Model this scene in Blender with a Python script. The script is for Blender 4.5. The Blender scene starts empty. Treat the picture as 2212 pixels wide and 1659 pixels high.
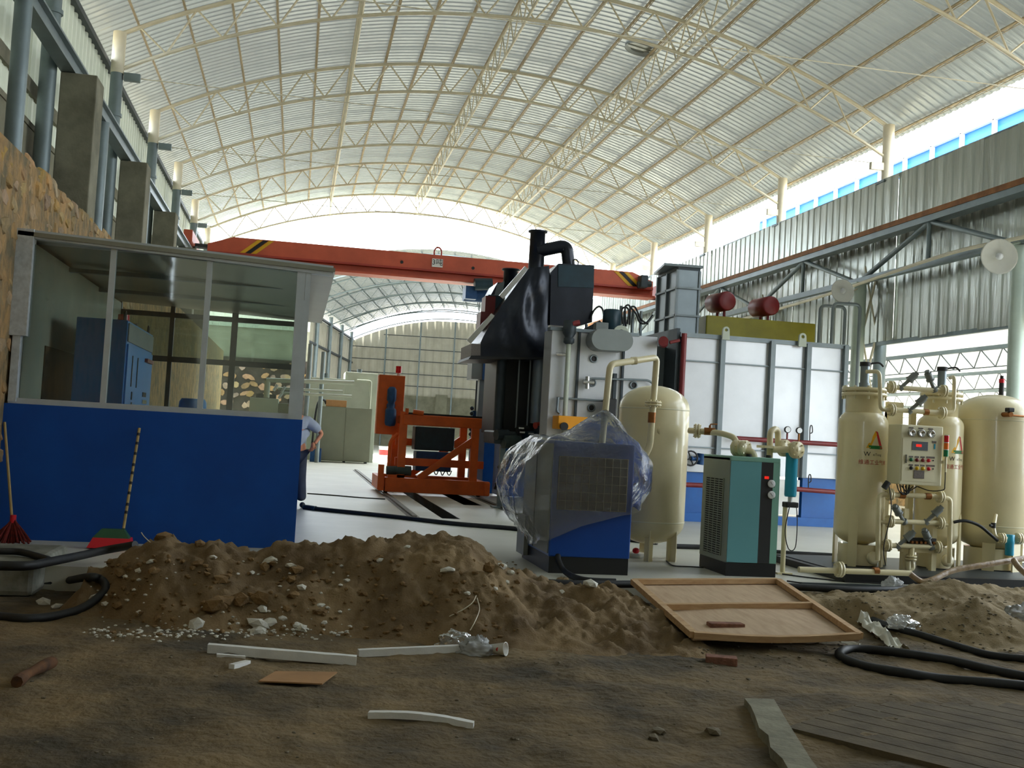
import bpy, bmesh, math, random
from mathutils import Vector as V, Matrix, noise as NZ
rnd = random.Random(7)
SC = bpy.context.scene
COL = SC.collection
# ---------------------------------------------------------------- camera
FPX = 2350.0; YAW, PITCH, ROLL = 0.1936, 0.0462, 0.0567; CAMZ = 1.4
_f = V((math.sin(YAW)*math.cos(PITCH), math.cos(YAW)*math.cos(PITCH), math.sin(PITCH)))
_r0 = V((math.cos(YAW), -math.sin(YAW), 0)); _u0 = _r0.cross(_f)
CR = _r0*math.cos(ROLL)+_u0*math.sin(ROLL); CU = _u0*math.cos(ROLL)-_r0*math.sin(ROLL); CF = _f
cd = bpy.data.cameras.new('camera'); cam = bpy.data.objects.new('camera', cd); COL.objects.link(cam)
cd.sensor_width = 36.0; cd.lens = FPX/2212*36.0; cd.clip_end = 600; cd.clip_start = .05
cam.matrix_world = Matrix(((CR.x, CU.x, -CF.x, 0), (CR.y, CU.y, -CF.y, 0), (CR.z, CU.z, -CF.z, CAMZ), (0, 0, 0, 1)))
SC.camera = cam
# ---------------------------------------------------------------- sky, sun, exposure
w = bpy.data.worlds.new('sky'); SC.world = w; w.use_nodes = True
bg = w.node_tree.nodes['Background']; bg.inputs[0].default_value = (.83, .92, 1.0, 1); bg.inputs[1].default_value = 5.0
sd = bpy.data.lights.new('sun', 'SUN'); sd.energy = 12; sd.angle = math.radians(3); sd.color = (1, .96, .89)
sun = bpy.data.objects.new('sun', sd); COL.objects.link(sun)
sun.rotation_euler = V((.62, -.14, -1.0)).to_track_quat('-Z', 'Y').to_euler()
vs = SC.view_settings; vs.view_transform = 'Standard'; vs.look = 'None'; vs.gamma = 1; vs.exposure = 0.66; vs.use_curve_mapping = False
SC.cycles.max_bounces = 10; SC.cycles.diffuse_bounces = 6; SC.cycles.glossy_bounces = 3; SC.cycles.transparent_max_bounces = 12
SC.cycles.caustics_reflective = False; SC.cycles.caustics_refractive = False; SC.cycles.sample_clamp_indirect = 8

# ---------------------------------------------------------------- where a line of sight meets a plane (for measuring)
def ray(x, y): return CF + CR*((x-1106)/FPX) + CU*((829.5-y)/FPX)
def onz(x, y, z=0.): d = ray(x, y); return V((0, 0, CAMZ)) + d*((z-CAMZ)/d.z)
def ony(x, y, Y): d = ray(x, y); return V((0, 0, CAMZ)) + d*(Y/d.y)
def onx(x, y, X): d = ray(x, y); return V((0, 0, CAMZ)) + d*(X/d.x)

# ---------------------------------------------------------------- materials
def srgb(c):
    return tuple(((v/255)/12.92 if v/255 <= .04045 else ((v/255+.055)/1.055)**2.4) for v in c)
MATS = {}
def mat(name, rgb, rough=.6, metal=0., var=.12, scale=6., bump=0., rgb2=None, bscale=None, coat=0., objrand=0., stretch=(1, 1, 1), contrast=None, bdist=.02, detail=6):
    if name in MATS: return MATS[name]
    m = bpy.data.materials.new(name); m.use_nodes = True; n = m.node_tree.nodes; l = m.node_tree.links
    p = n['Principled BSDF']; p.inputs['Roughness'].default_value = rough; p.inputs['Metallic'].default_value = metal
    p.inputs['Coat Weight'].default_value = coat
    c = srgb(rgb); c2 = srgb(rgb2) if rgb2 else tuple(max(0, v*(1-2*var)) for v in c)
    c1 = c if rgb2 else tuple(min(1, v*(1+var)) for v in c)
    geo = n.new('ShaderNodeNewGeometry'); mp = n.new('ShaderNodeMapping'); mp.inputs['Scale'].default_value = stretch
    l.new(geo.outputs['Position'], mp.inputs['Vector'])
    tx = n.new('ShaderNodeTexNoise'); tx.inputs['Scale'].default_value = scale; tx.inputs['Detail'].default_value = detail; tx.inputs['Roughness'].default_value = .6
    l.new(mp.outputs[0], tx.inputs['Vector'])
    rp = n.new('ShaderNodeValToRGB'); a, b = contrast or (.3, .7)
    rp.color_ramp.elements[0].position = a; rp.color_ramp.elements[1].position = b
    rp.color_ramp.elements[0].color = (*c2, 1); rp.color_ramp.elements[1].color = (*c1, 1)
    l.new(tx.outputs['Fac'], rp.inputs['Fac']); out = rp.outputs['Color']
    if objrand:
        oi = n.new('ShaderNodeObjectInfo'); hs = n.new('ShaderNodeHueSaturation')
        mr = n.new('ShaderNodeMapRange'); mr.inputs[3].default_value = 1-objrand; mr.inputs[4].default_value = 1+objrand
        mh = n.new('ShaderNodeMapRange'); mh.inputs[3].default_value = .5-objrand*.06; mh.inputs[4].default_value = .5+objrand*.06
        ms = n.new('ShaderNodeMath'); ms.operation = 'FRACT'; mm = n.new('ShaderNodeMath'); mm.operation = 'MULTIPLY'; mm.inputs[1].default_value = 7.31
        l.new(oi.outputs['Random'], mr.inputs[0]); l.new(oi.outputs['Random'], mm.inputs[0]); l.new(mm.outputs[0], ms.inputs[0]); l.new(ms.outputs[0], mh.inputs[0])
        mq = n.new('ShaderNodeMath'); mq.operation = 'MULTIPLY'; mq.inputs[1].default_value = 3.77
        mf = n.new('ShaderNodeMath'); mf.operation = 'FRACT'; mz = n.new('ShaderNodeMapRange'); mz.inputs[3].default_value = 1-objrand*1.2; mz.inputs[4].default_value = 1+objrand*.8
        l.new(oi.outputs['Random'], mq.inputs[0]); l.new(mq.outputs[0], mf.inputs[0]); l.new(mf.outputs[0], mz.inputs[0])
        l.new(mr.outputs[0], hs.inputs['Value']); l.new(mh.outputs[0], hs.inputs['Hue']); l.new(mz.outputs[0], hs.inputs['Saturation'])
        l.new(out, hs.inputs['Color']); out = hs.outputs['Color']
    l.new(out, p.inputs['Base Color'])
    if bump:
        t2 = n.new('ShaderNodeTexNoise'); t2.inputs['Scale'].default_value = bscale or scale*3; t2.inputs['Detail'].default_value = 8
        l.new(mp.outputs[0], t2.inputs['Vector'])
        bp = n.new('ShaderNodeBump'); bp.inputs['Strength'].default_value = bump; bp.inputs['Distance'].default_value = bdist
        l.new(t2.outputs['Fac'], bp.inputs['Height']); l.new(bp.outputs[0], p.inputs['Normal'])
    MATS[name] = m; return m
def emis(name, rgb, s):
    if name in MATS: return MATS[name]
    m = mat(name, rgb); p = m.node_tree.nodes['Principled BSDF']
    p.inputs['Emission Color'].default_value = (*srgb(rgb), 1); p.inputs['Emission Strength'].default_value = s; return m
def glassmat(name, rgb, alpha, rough=.03):
    if name in MATS: return MATS[name]
    m = bpy.data.materials.new(name); m.use_nodes = True; n = m.node_tree.nodes; l = m.node_tree.links
    o = n['Material Output']; n.remove(n['Principled BSDF'])
    t = n.new('ShaderNodeBsdfTransparent'); t.inputs[0].default_value = (*srgb(rgb), 1)
    g = n.new('ShaderNodeBsdfGlossy'); g.inputs['Roughness'].default_value = rough
    mx = n.new('ShaderNodeMixShader'); fr = n.new('ShaderNodeFresnel'); fr.inputs[0].default_value = 1.45
    ad = n.new('ShaderNodeMath'); ad.operation = 'ADD'; ad.inputs[1].default_value = alpha; ad.use_clamp = True
    l.new(fr.outputs[0], ad.inputs[0]); l.new(ad.outputs[0], mx.inputs[0]); l.new(t.outputs[0], mx.inputs[1]); l.new(g.outputs[0], mx.inputs[2])
    l.new(mx.outputs[0], o.inputs['Surface']); MATS[name] = m; return m

mat('sheet', (168, 171, 163), .24, .4, .07, 1.2, rgb2=(150, 154, 147), bump=.3, bscale=3.2, stretch=(1, 5, 1), bdist=.03)
mat('sheet_left', (186, 190, 172), .55, .1, .10, .9)
mat('sheet_right', (172, 178, 170), .3, .6, .08, .8, bump=.5, bscale=1.6, stretch=(1, 2.2, .35), bdist=.08)
mat('sheet_far', (168, 164, 146), .6, .1, .10, .8)
mat('cream_steel', (238, 230, 206), .5, .1, .06, 3)
mat('grey_steel', (128, 142, 146), .45, .3, .10, 2)
mat('pale_steel', (176, 190, 178), .45, .1, .08, 2)
mat('dark_steel', (58, 66, 70), .5, .4, .15, 3)
mat('rust_rail', (150, 98, 50), .7, .1, .2, 4)
mat('pale_pipe', (214, 206, 180), .4, .1, .06, 3)
mat('concrete', (150, 148, 128), .9, 0, .14, 1.6, bump=.15, bscale=30, rgb2=(118, 116, 98))
mat('concrete_dark', (146, 143, 124), .9, 0, .2, 2.2, bump=.2, bscale=25, rgb2=(104, 102, 86))
mat('floor', (212, 210, 196), .4, 0, .1, .7, bump=.04, bscale=22, rgb2=(186, 184, 168), contrast=(.25, .75))
mat('mortar', (178, 142, 94), .95, 0, .3, 4.5, bump=.9, bscale=9, rgb2=(116, 105, 80), bdist=.08, stretch=(1, 1, .7), contrast=(.38, .62))
mat('stone', (182, 146, 96), .9, 0, .25, 9, bump=.5, bscale=26, rgb2=(138, 120, 88), objrand=.22, stretch=(1, 1, .7))
mat('far_stone', (140, 112, 84), .9, 0, .2, 4, objrand=.3)
mat('far_mortar', (50, 44, 36), .95, 0, .3, 5, bump=.4)
mat('dirt', (128, 108, 74), .97, 0, .3, 1.3, bump=.9, bscale=17, rgb2=(68, 60, 44), contrast=(.36, .64), bdist=.03, detail=10)
mat('sand', (142, 119, 84), .97, 0, .2, 1.6, bump=.5, bscale=60, rgb2=(92, 74, 50), bdist=.014, detail=9)
mat('sand_grey', (146, 128, 94), .97, 0, .2, 3, bump=.45, bscale=70, rgb2=(122, 106, 76), bdist=.012)
mat('outside_ground', (150, 142, 124), .95, 0, .12, .3)
mat('blue_panel', (0, 80, 172), .75, 0, .10, 1.5, rgb2=(0, 70, 156))
mat('blue_frame', (6, 88, 162), .45, 0, .08, 3)
mat('cab_blue', (36, 128, 196), .4, 0, .05, 3)
mat('alu', (196, 204, 208), .4, .2, .06, 3)
mat('alu_print', (206, 212, 214), .5, .1, .12, 14)
mat('roof_panel', (150, 150, 138), .3, .45, .1, 1)
mat('black', (16, 17, 18), .5, 0, .2, 6)
mat('rubber', (26, 28, 29), .6, 0, .25, 8)
mat('black_paint', (27, 33, 45), .3, .3, .2, 2.2, bump=.12, bscale=1.4, bdist=.1)
mat('silver_paint', (204, 206, 208), .36, .35, .05, 1.2)
mat('silver_dark', (128, 138, 142), .4, .5, .10, 1.4)
mat('rib_grey', (128, 138, 142), .5, .3, .1, 2)
mat('orange', (226, 98, 26), .45, 0, .1, 3)
mat('crane_orange', (204, 94, 66), .5, 0, .1, 1.2)
mat('crane_dark', (172, 62, 48), .5, 0, .1, 1.2)
mat('yellow_black', (222, 168, 20), .5, 0, .05, 3)
mat('amber', (226, 150, 12), .5, 0, .06, 3)
mat('olive_yellow', (150, 142, 16), .5, 0, .1, 2.5)
mat('barrel_red', (128, 30, 34), .45, 0, .12, 4)
mat('pipe_red', (120, 34, 36), .45, 0, .1, 4)
mat('beacon_red', (226, 20, 34), .25, 0, .05, 4)
mat('motor_blue', (24, 72, 122), .5, .1, .15, 6)
mat('motor_teal', (14, 48, 60), .45, .1, .15, 6)
mat('motor_grey', (62, 74, 72), .55, .1, .15, 6)
mat('cabinet_grey', (124, 128, 110), .5, 0, .04, 2)
mat('cabinet_white', (176, 184, 168), .5, 0, .05, 2)
mat('cream', (226, 214, 172), .3, 0, .04, 2, coat=.4)
mat('cream_box', (224, 218, 186), .35, 0, .03, 2)
mat('teal', (106, 166, 172), .38, 0, .04, 2)
mat('teal_edge', (128, 178, 160), .4, 0, .04, 2)
mat('dryer_side', (150, 158, 138), .45, 0, .05, 2)
mat('cyan', (36, 158, 192), .3, 0, .05, 3)
mat('comp_blue', (6, 68, 152), .4, 0, .05, 2)
mat('comp_grey', (128, 134, 132), .5, .1, .06, 2)
mat('grille_dark', (52, 46, 38), .8, 0, .3, 9)
mat('brass', (150, 96, 48), .4, .7, .15, 8)
mat('chrome', (200, 200, 198), .2, .9, .05, 6)
mat('wire_grey', (150, 140, 116), .5, .3, .05, 4)
mat('white', (236, 236, 230), .5, 0, .03, 4)
mat('foam', (226, 226, 220), .8, 0, .05, 9, bump=.1, bscale=90)
mat('cardboard', (170, 128, 84), .85, 0, .08, 5)
mat('ply', (200, 174, 142), .75, 0, .14, 3, rgb2=(176, 148, 118), stretch=(6, 1, 1))
mat('lumber', (198, 166, 124), .75, 0, .12, 5, rgb2=(172, 136, 94), stretch=(1, 5, 5))
mat('old_wood', (112, 72, 36), .9, 0, .3, 9, rgb2=(60, 38, 20))
mat('bamboo', (186, 160, 104), .7, 0, .12, 8)
mat('brick', (134, 92, 74), .95, 0, .2, 14, bump=.4, bscale=60)
mat('broom_red', (110, 24, 18), .85, 0, .3, 30)
mat('red_plastic', (216, 24, 44), .4, 0, .05, 4)
mat('green_plastic', (42, 92, 58), .5, 0, .1, 4)
mat('shirt', (168, 176, 190), .9, 0, .08, 8)
mat('trousers', (56, 62, 78), .9, 0, .1, 8)
mat('skin', (206, 136, 100), .55, 0, .05, 8)
mat('hair', (20, 18, 18), .6, 0, .2, 30)
mat('shoe', (40, 44, 50), .7, 0, .1, 8)
mat('sack', (226, 224, 210), .75, 0, .06, 9, bump=.3, bscale=14)
mat('wrap_tape', (170, 146, 112), .35, 0, .25, 16, bump=.5, bscale=20, rgb2=(120, 98, 72))
mat('kerb', (142, 138, 118), .95, 0, .18, 5, bump=.4, bscale=30)
mat('trough', (150, 150, 138), .9, 0, .2, 4, rgb2=(92, 92, 80), bump=.2)
mat('trench', (44, 42, 36), .95, 0, .2, 4)
mat('rail_steel', (96, 90, 78), .55, .4, .2, 5)
mat('neigh_blue', (20, 110, 205), .5, 0, .08, .6)
mat('shed_sheet', (205, 196, 176), .7, 0, .1, 1.1)
mat('red_brick', (166, 88, 72), .9, 0, .2, 6)
mat('gauge_face', (222, 224, 226), .3, 0, .04, 30)
mat('label_grey', (112, 104, 96), .6, 0, .2, 60)
mat('lcd_grey', (96, 100, 108), .4, 0, .1, 30)
mat('green_btn', (16, 120, 70), .35, 0, .05, 4)
mat('yellow_btn', (232, 190, 20), .35, 0, .05, 4)
mat('orange_lens', (250, 120, 10), .3, 0, .05, 4)
mat('green_lens', (10, 130, 80), .3, 0, .05, 4)
mat('logo_red', (200, 36, 44), .5); mat('logo_yellow', (236, 176, 20), .5); mat('logo_green', (20, 120, 50), .5)
mat('ink', (34, 34, 34), .6); mat('ink_red', (196, 52, 50), .6)
emis('led_red', (255, 40, 20), .35)
glassmat('glass', (214, 222, 218), .03)
def translucent(name, t, rgb):
    """thin roofing sheet that lets some daylight through"""
    m = MATS[name]; n = m.node_tree.nodes; l = m.node_tree.links; o = n['Material Output']; p = n['Principled BSDF']
    tr = n.new('ShaderNodeBsdfTranslucent'); tr.inputs[0].default_value = (*srgb(rgb), 1); mx = n.new('ShaderNodeMixShader'); mx.inputs[0].default_value = t
    l.new(p.outputs[0], mx.inputs[1]); l.new(tr.outputs[0], mx.inputs[2]); l.new(mx.outputs[0], o.inputs['Surface'])
translucent('sheet', .019, (226, 234, 230)); translucent('sheet_left', .04, (225, 236, 222)); translucent('shed_sheet', .3, (240, 236, 222)); translucent('sheet_far', .02, (235, 230, 210))
mat('purlin_steel', (196, 178, 144), .6, .1, .1, 3)

# ---------------------------------------------------------------- objects
WL = {}
def link(o, parent, loc):
    COL.objects.link(o); o.location = loc
    if parent is not None:
        o.parent = parent; o.location = loc - WL[parent.name]
    WL[o.name] = V(loc); return o
def tag(o, label=None, cat=None, group=None, kind=None):
    if label: o['label'] = label
    if cat: o['category'] = cat
    if group: o['group'] = group
    if kind: o['kind'] = kind
    return o
def thing(name, loc, label, cat, group=None):
    o = bpy.data.objects.new(name, None); o.empty_display_size = .1
    return tag(link(o, None, V(loc)), label, cat, group)
class B:
    """collects shapes in world space (through T) and links them as one mesh object"""
    def __init__(s, T=None): s.v = []; s.f = []; s.sm = []; s.T = T or Matrix.Identity(4)
    def add(s, vs, fs, smooth=False):
        k = len(s.v); s.v += [s.T @ V(p) for p in vs]
        s.f += [[i+k for i in f] for f in fs]; s.sm += [smooth]*len(fs); return s
    def box(s, a, b, bev=0.):
        (x0, y0, z0), (x1, y1, z1) = a, b
        x0, x1 = sorted((x0, x1)); y0, y1 = sorted((y0, y1)); z0, z1 = sorted((z0, z1))
        if bev <= 0:
            vs = [(x, y, z) for z in (z0, z1) for y in (y0, y1) for x in (x0, x1)]
            return s.add(vs, [(0, 2, 3, 1), (4, 5, 7, 6), (0, 1, 5, 4), (2, 6, 7, 3), (0, 4, 6, 2), (1, 3, 7, 5)])
        bm = bmesh.new(); bmesh.ops.create_cube(bm, size=1)
        for v in bm.verts: v.co = V(((x0+x1)/2+v.co.x*(x1-x0), (y0+y1)/2+v.co.y*(y1-y0), (z0+z1)/2+v.co.z*(z1-z0)))
        bev = min(bev, .45*min(x1-x0, y1-y0, z1-z0))
        bmesh.ops.bevel(bm, geom=bm.edges[:], offset=bev, segments=2, affect='EDGES', profile=.5)
        bm.verts.index_update(); s.add([v.co.copy() for v in bm.verts], [[v.index for v in f.verts] for f in bm.faces]); bm.free(); return s
    def cyl(s, a, b, r, r2=None, n=14, caps=True, smooth=True):
        a, b = V(a), V(b); r2 = r if r2 is None else r2; d = (b-a).normalized()
        u = d.orthogonal().normalized(); w_ = d.cross(u); k = []
        for c, rr in ((a, r), (b, r2)):
            k += [c+(u*math.cos(t)+w_*math.sin(t))*rr for t in (2*math.pi*i/n for i in range(n))]
        s.add(k, [(i, (i+1) % n, n+(i+1) % n, n+i) for i in range(n)], smooth)
        if caps: s.add(k, [tuple(range(n-1, -1, -1)), tuple(range(n, 2*n))])
        return s
    def lathe(s, c, prof, n=28, axis=(0, 0, 1), smooth=True):
        """prof = [(r, h)] along axis from c"""
        c = V(c); d = V(axis).normalized(); u = V((1, 0, 0)) if abs(d.x) < .9 else V((0, 1, 0)); u = (u-d*u.dot(d)).normalized(); w_ = d.cross(u)
        vs = []; m = len(prof)
        for r, h in prof:
            vs += [c+d*h+(u*math.cos(t)+w_*math.sin(t))*max(r, 1e-4) for t in (2*math.pi*i/n for i in range(n))]
        fs = [(j*n+i, j*n+(i+1) % n, (j+1)*n+(i+1) % n, (j+1)*n+i) for j in range(m-1) for i in range(n)]
        return s.add(vs, fs, smooth)
    def tube(s, pts, r, n=10, sub=6, smooth=True, caps=True, rf=None):
        P = [V(p) for p in pts]
        if sub > 1 and len(P) > 2:
            Q = []
            for i in range(len(P)-1):
                p0 = P[max(i-1, 0)]; p1 = P[i]; p2 = P[i+1]; p3 = P[min(i+2, len(P)-1)]
                for k in range(sub):
                    t = k/sub
                    Q.append(.5*((2*p1)+(p2-p0)*t+(2*p0-5*p1+4*p2-p3)*t*t+(3*p1-p0-3*p2+p3)*t**3))
            Q.append(P[-1]); P = Q
        d0 = (P[1]-P[0]).normalized(); u = d0.orthogonal().normalized(); vs = []
        for i, p in enumerate(P):
            d = (P[min(i+1, len(P)-1)]-P[max(i-1, 0)]).normalized()
            u = (u-d*u.dot(d)); u = u.normalized() if u.length > 1e-6 else d.orthogonal().normalized(); w_ = d.cross(u)
            rr = r if rf is None else r*rf(i/(len(P)-1))
            vs += [p+(u*math.cos(t)+w_*math.sin(t))*rr for t in (2*math.pi*k/n for k in range(n))]
        fs = [(j*n+i, j*n+(i+1) % n, (j+1)*n+(i+1) % n, (j+1)*n+i) for j in range(len(P)-1) for i in range(n)]
        s.add(vs, fs, smooth)
        if caps: k = len(vs); s.add(vs, [tuple(range(n-1, -1, -1)), tuple(range(k-n, k))])
        return s
    def pipe(s, pts, r, bend=None, n=12):
        """straight runs with rounded corners"""
        P = [V(p) for p in pts]; bend = bend or r*2.2; Q = [P[0]]
        for i in range(1, len(P)-1):
            a = (P[i-1]-P[i]); b = (P[i+1]-P[i]); e = min(bend, a.length*.48, b.length*.48); a = a.normalized()*e; b = b.normalized()*e
            for k in range(7):
                t = k/6; Q.append(P[i]+a*(1-t)**2+b*t*t)
        Q.append(P[-1]); return s.tube(Q, r, n, 1)
    def prism(s, poly, d, smooth=False):
        """poly = 3D points, extruded by vector d"""
        P = [V(p) for p in poly]; n = len(P); d = V(d)
        return s.add(P+[p+d for p in P], [tuple(range(n-1, -1, -1)), tuple(range(n, 2*n))]+[(i, (i+1) % n, n+(i+1) % n, n+i) for i in range(n)], smooth)
    def ball(s, c, r, n=10, sc=(1, 1, 1)):
        c = V(c); vs = []; m = n//2+1
        for j in range(m+1):
            a = math.pi*j/m
            vs += [c+V((r*sc[0]*math.sin(a)*math.cos(t), r*sc[1]*math.sin(a)*math.sin(t), r*sc[2]*math.cos(a))) for t in (2*math.pi*i/n for i in range(n))]
        return s.add(vs, [(j*n+i, (j+1)*n+i, (j+1)*n+(i+1) % n, j*n+(i+1) % n) for j in range(m) for i in range(n)], True)
    def obj(s, name, m, parent=None, label=None, cat=None, group=None, kind=None):
        lo = V([min(p[i] for p in s.v) for i in range(3)]); hi = V([max(p[i] for p in s.v) for i in range(3)])
        c = (lo+hi)/2
        if parent is None: c.z = lo.z
        me = bpy.data.meshes.new(name); me.from_pydata([p-c for p in s.v], [], s.f)
        me.polygons.foreach_set('use_smooth', s.sm)
        bm = bmesh.new(); bm.from_mesh(me); bmesh.ops.recalc_face_normals(bm, faces=bm.faces); bm.to_mesh(me); bm.free()
        me.materials.append(MATS[m] if isinstance(m, str) else m)
        o = bpy.data.objects.new(name, me); link(o, parent, c)
        return tag(o, label, cat, group, kind)
_unit = {}
def bar(name, a, b, r, m, parent, n=6, square=False):
    """a straight bar on a shared unit cylinder"""
    k = (m, n)
    if k not in _unit:
        bb = B(); bb.cyl((0, 0, 0), (0, 0, 1), 1, n=n, smooth=n > 5); me = bpy.data.meshes.new('bar'); me.from_pydata(bb.v, [], bb.f)
        me.polygons.foreach_set('use_smooth', bb.sm); me.materials.append(MATS[m]); _unit[k] = me
    a, b = V(a), V(b); o = bpy.data.objects.new(name, _unit[k]); COL.objects.link(o)
    d = b-a; o.rotation_mode = 'QUATERNION'; q = d.to_track_quat('Z', 'Y'); o.rotation_quaternion = q; o.scale = (r, r, d.length)
    if parent is not None: o.parent = parent; o.location = a-WL[parent.name]
    else: o.location = a
    WL[o.name] = a; return o
def shared(name, me, loc, parent=None, rz=0., rx=0., ry=0., sc=(1, 1, 1)):
    o = bpy.data.objects.new(name, me); link(o, parent, V(loc)); o.rotation_euler = (rx, ry, rz); o.scale = sc; return o
def mesh_of(bb, name, m):
    me = bpy.data.meshes.new(name); me.from_pydata(bb.v, [], bb.f); me.polygons.foreach_set('use_smooth', bb.sm)
    bm = bmesh.new(); bm.from_mesh(me); bmesh.ops.recalc_face_normals(bm, faces=bm.faces); bm.to_mesh(me); bm.free()
    me.materials.append(MATS[m]); return me
# ================================================================= the hall
XL, XR, XC, ZE, Y0, BAY = -3.7, 12.1, 4.2, 8.46, 21.2, 5.22
AR = 16.6
def arc(X, apex): return apex-AR+math.sqrt(AR*AR-(X-XC)**2)
def roof_sheet(T, ya, yb, apex, x0=-5.0, x1=13.4, period=.3, nx=36):
    b = B(T); ys = []; y = ya
    while y < yb-1e-6:
        ys += [(y, 0), (y+period*.5, 0), (y+period*.62, period*.09), (y+period*.88, period*.09)]; y += period
    ys.append((yb, 0)); vs = []; fs = []
    for (yy, h) in ys:
        for i in range(nx+1):
            X = x0+(x1-x0)*i/nx; vs.append((X, yy, arc(X, apex)+h))
    for j in range(len(ys)-1):
        for i in range(nx): fs.append((j*(nx+1)+i, j*(nx+1)+i+1, (j+1)*(nx+1)+i+1, (j+1)*(nx+1)+i))
    return b.add(vs, fs)
ceiling = roof_sheet(None, -12.0, 43.2, 10.68, x0=-4.28, x1=12.6, period=.22).obj('ceiling', 'sheet', kind='structure', label='arched ribbed metal sheet roof over the hall')
def purlin_mesh(L, name, m):
    b = B(); b.box((-.022, 0, .02), (.022, L, .06)); b.cyl((0, 0, -.06), (0, L, -.06), .008, n=4, smooth=False)
    n = int(L/.28)
    for i in range(n):
        a, c = (-.06, .03) if i % 2 else (.03, -.06)
        b.cyl((0, i*L/n, a), (0, (i+1)*L/n, c), .006, n=3, smooth=False, caps=False)
    return mesh_of(b, name, m)
pm = purlin_mesh(55.0, 'purlin', 'purlin_steel')
for k in range(-10, 11):
    X = 4.08+.83*k; ang = math.asin((X-XC)/AR)
    shared('purlin', pm, (X, -11.9, arc(X, 10.56)), ceiling, ry=ang)

def truss(T, label, group, m='cream_steel', nv=15, rb=.02):
    ax = lambda X, z, y=0: T @ V((X, y, z))
    o = thing('roof_truss', ax(XC, 9.77), label, 'roof truss', group)
    for nm, ap in (('top_chord', 10.46), ('bottom_chord', 9.77)):
        B().tube([ax(XL+(XR-XL)*i/28, arc(XL+(XR-XL)*i/28, ap)) for i in range(29)], .042 if ap > 10 else .036, 7, 1).obj(nm, m, o)
    for i in range(nv):
        xa = XL+.35+(XR-XL-.7)*i/nv; xb = XL+.35+(XR-XL-.7)*(i+1)/nv; xm = (xa+xb)/2
        bar('brace', ax(xa, arc(xa, 10.46)), ax(xm, arc(xm, 9.77)), rb, m, o, 5)
        bar('brace', ax(xm, arc(xm, 9.77)), ax(xb, arc(xb, 10.46)), rb, m, o, 5)
    return o
ordn = ['first', 'second', 'third', 'fourth', 'fifth', 'sixth', 'seventh', 'eighth', 'ninth']
for i in range(-4, 5):
    Y = Y0+BAY*i
    truss(Matrix.Translation((0, Y, 0)), 'cream tubular arch truss of the hall roof, %s from the far open end' % ordn[4-i], 'arch trusses of the hall')
    o = bar('tie_rod', (XL+.15, Y+.05, 7.68), (XR-.1, Y+.05, 7.66), .010, 'cream_steel', None, 5)
    tag(o, 'thin steel tie rod under the %s arch truss from the far end' % ordn[4-i], 'tie rod', 'tie rods of the hall')
for X, w_ in ((.75, 'left'), (4.05, 'middle'), (7.4, 'right')):
    z1 = arc(X, 10.44); z0 = arc(X, 9.8)
    o = thing('lattice_girder', (X, 15, z0), 'cream lattice girder running lengthwise under the roof, the %s one of three' % w_, 'girder', 'lengthwise roof girders')
    bar('chord', (X, -11.8, z1), (X, 42.6, z1), .03, 'cream_steel', o); bar('chord', (X, -11.8, z0), (X, 42.6, z0), .03, 'cream_steel', o)
    n = 44
    for i in range(n):
        ya = .0+42.4*i/n; ym = ya+42.4/n*.5
        bar('brace', (X, ya, z1), (X, ym, z0), .016, 'cream_steel', o, 5); bar('brace', (X, ym, z0), (X, ya+42.4/n, z1), .016, 'cream_steel', o, 5)
# roof ventilator opening near the third purlin
p = ony(1382, 115, 23.6); b = B(); b.lathe((p.x, 23.6, arc(p.x, 10.62)), [(.36, 0), (.36, .05), (.30, .05), (.28, .1), (.001, .1)], 24, (.19, 0, 1))
b.obj('roof_vent', 'alu', None, 'round pale blue-grey roof vent disc on the ceiling between two trusses', 'roof vent')

# ---- left columns
for i in range(-3, 5):
    Y = Y0+BAY*i
    o = thing('steel_column', (XL, Y, 0), 'round steel column on the stone side, cream top, %s from the far end' % ordn[4-i], 'column', 'roof columns on the stone wall side')
    B().cyl((XL, Y, 7.72), (XL, Y, 8.5), .12, n=18).obj('column_head', 'cream_steel', o)
    B().cyl((XL, Y, 0), (XL, Y, 7.72), .115, n=18).cyl((XL, Y, 6.9), (XL, Y, 6.96), .14, n=18).obj('shaft', 'grey_steel', o)
    B().box((XL+.13, Y-.06, 7.6), (XL+.42, Y+.06, 7.74)).obj('bracket', 'grey_steel', o)
# ---- right columns
for i in range(-3, 5):
    Y = Y0+BAY*i
    o = thing('steel_column', (XR, Y, 0), 'round steel column by the silver sheet wall, cream top, %s from the far end' % ordn[4-i], 'column', 'roof columns on the silver wall side')
    B().cyl((XR, Y, 7.26), (XR, Y, 8.5), .12, n=18).obj('column_head', 'cream_steel', o)
    B().cyl((XR, Y, 0), (XR, Y, 7.26), .13, n=18).box((XR-.17, Y-.17, 7.22), (XR+.17, Y+.17, 7.27)).obj('shaft', 'grey_steel', o)
    B().box((XR-.4, Y-.05, 7.5), (XR-.1, Y+.05, 7.66)).obj('bracket', 'pale_pipe', o)
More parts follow.
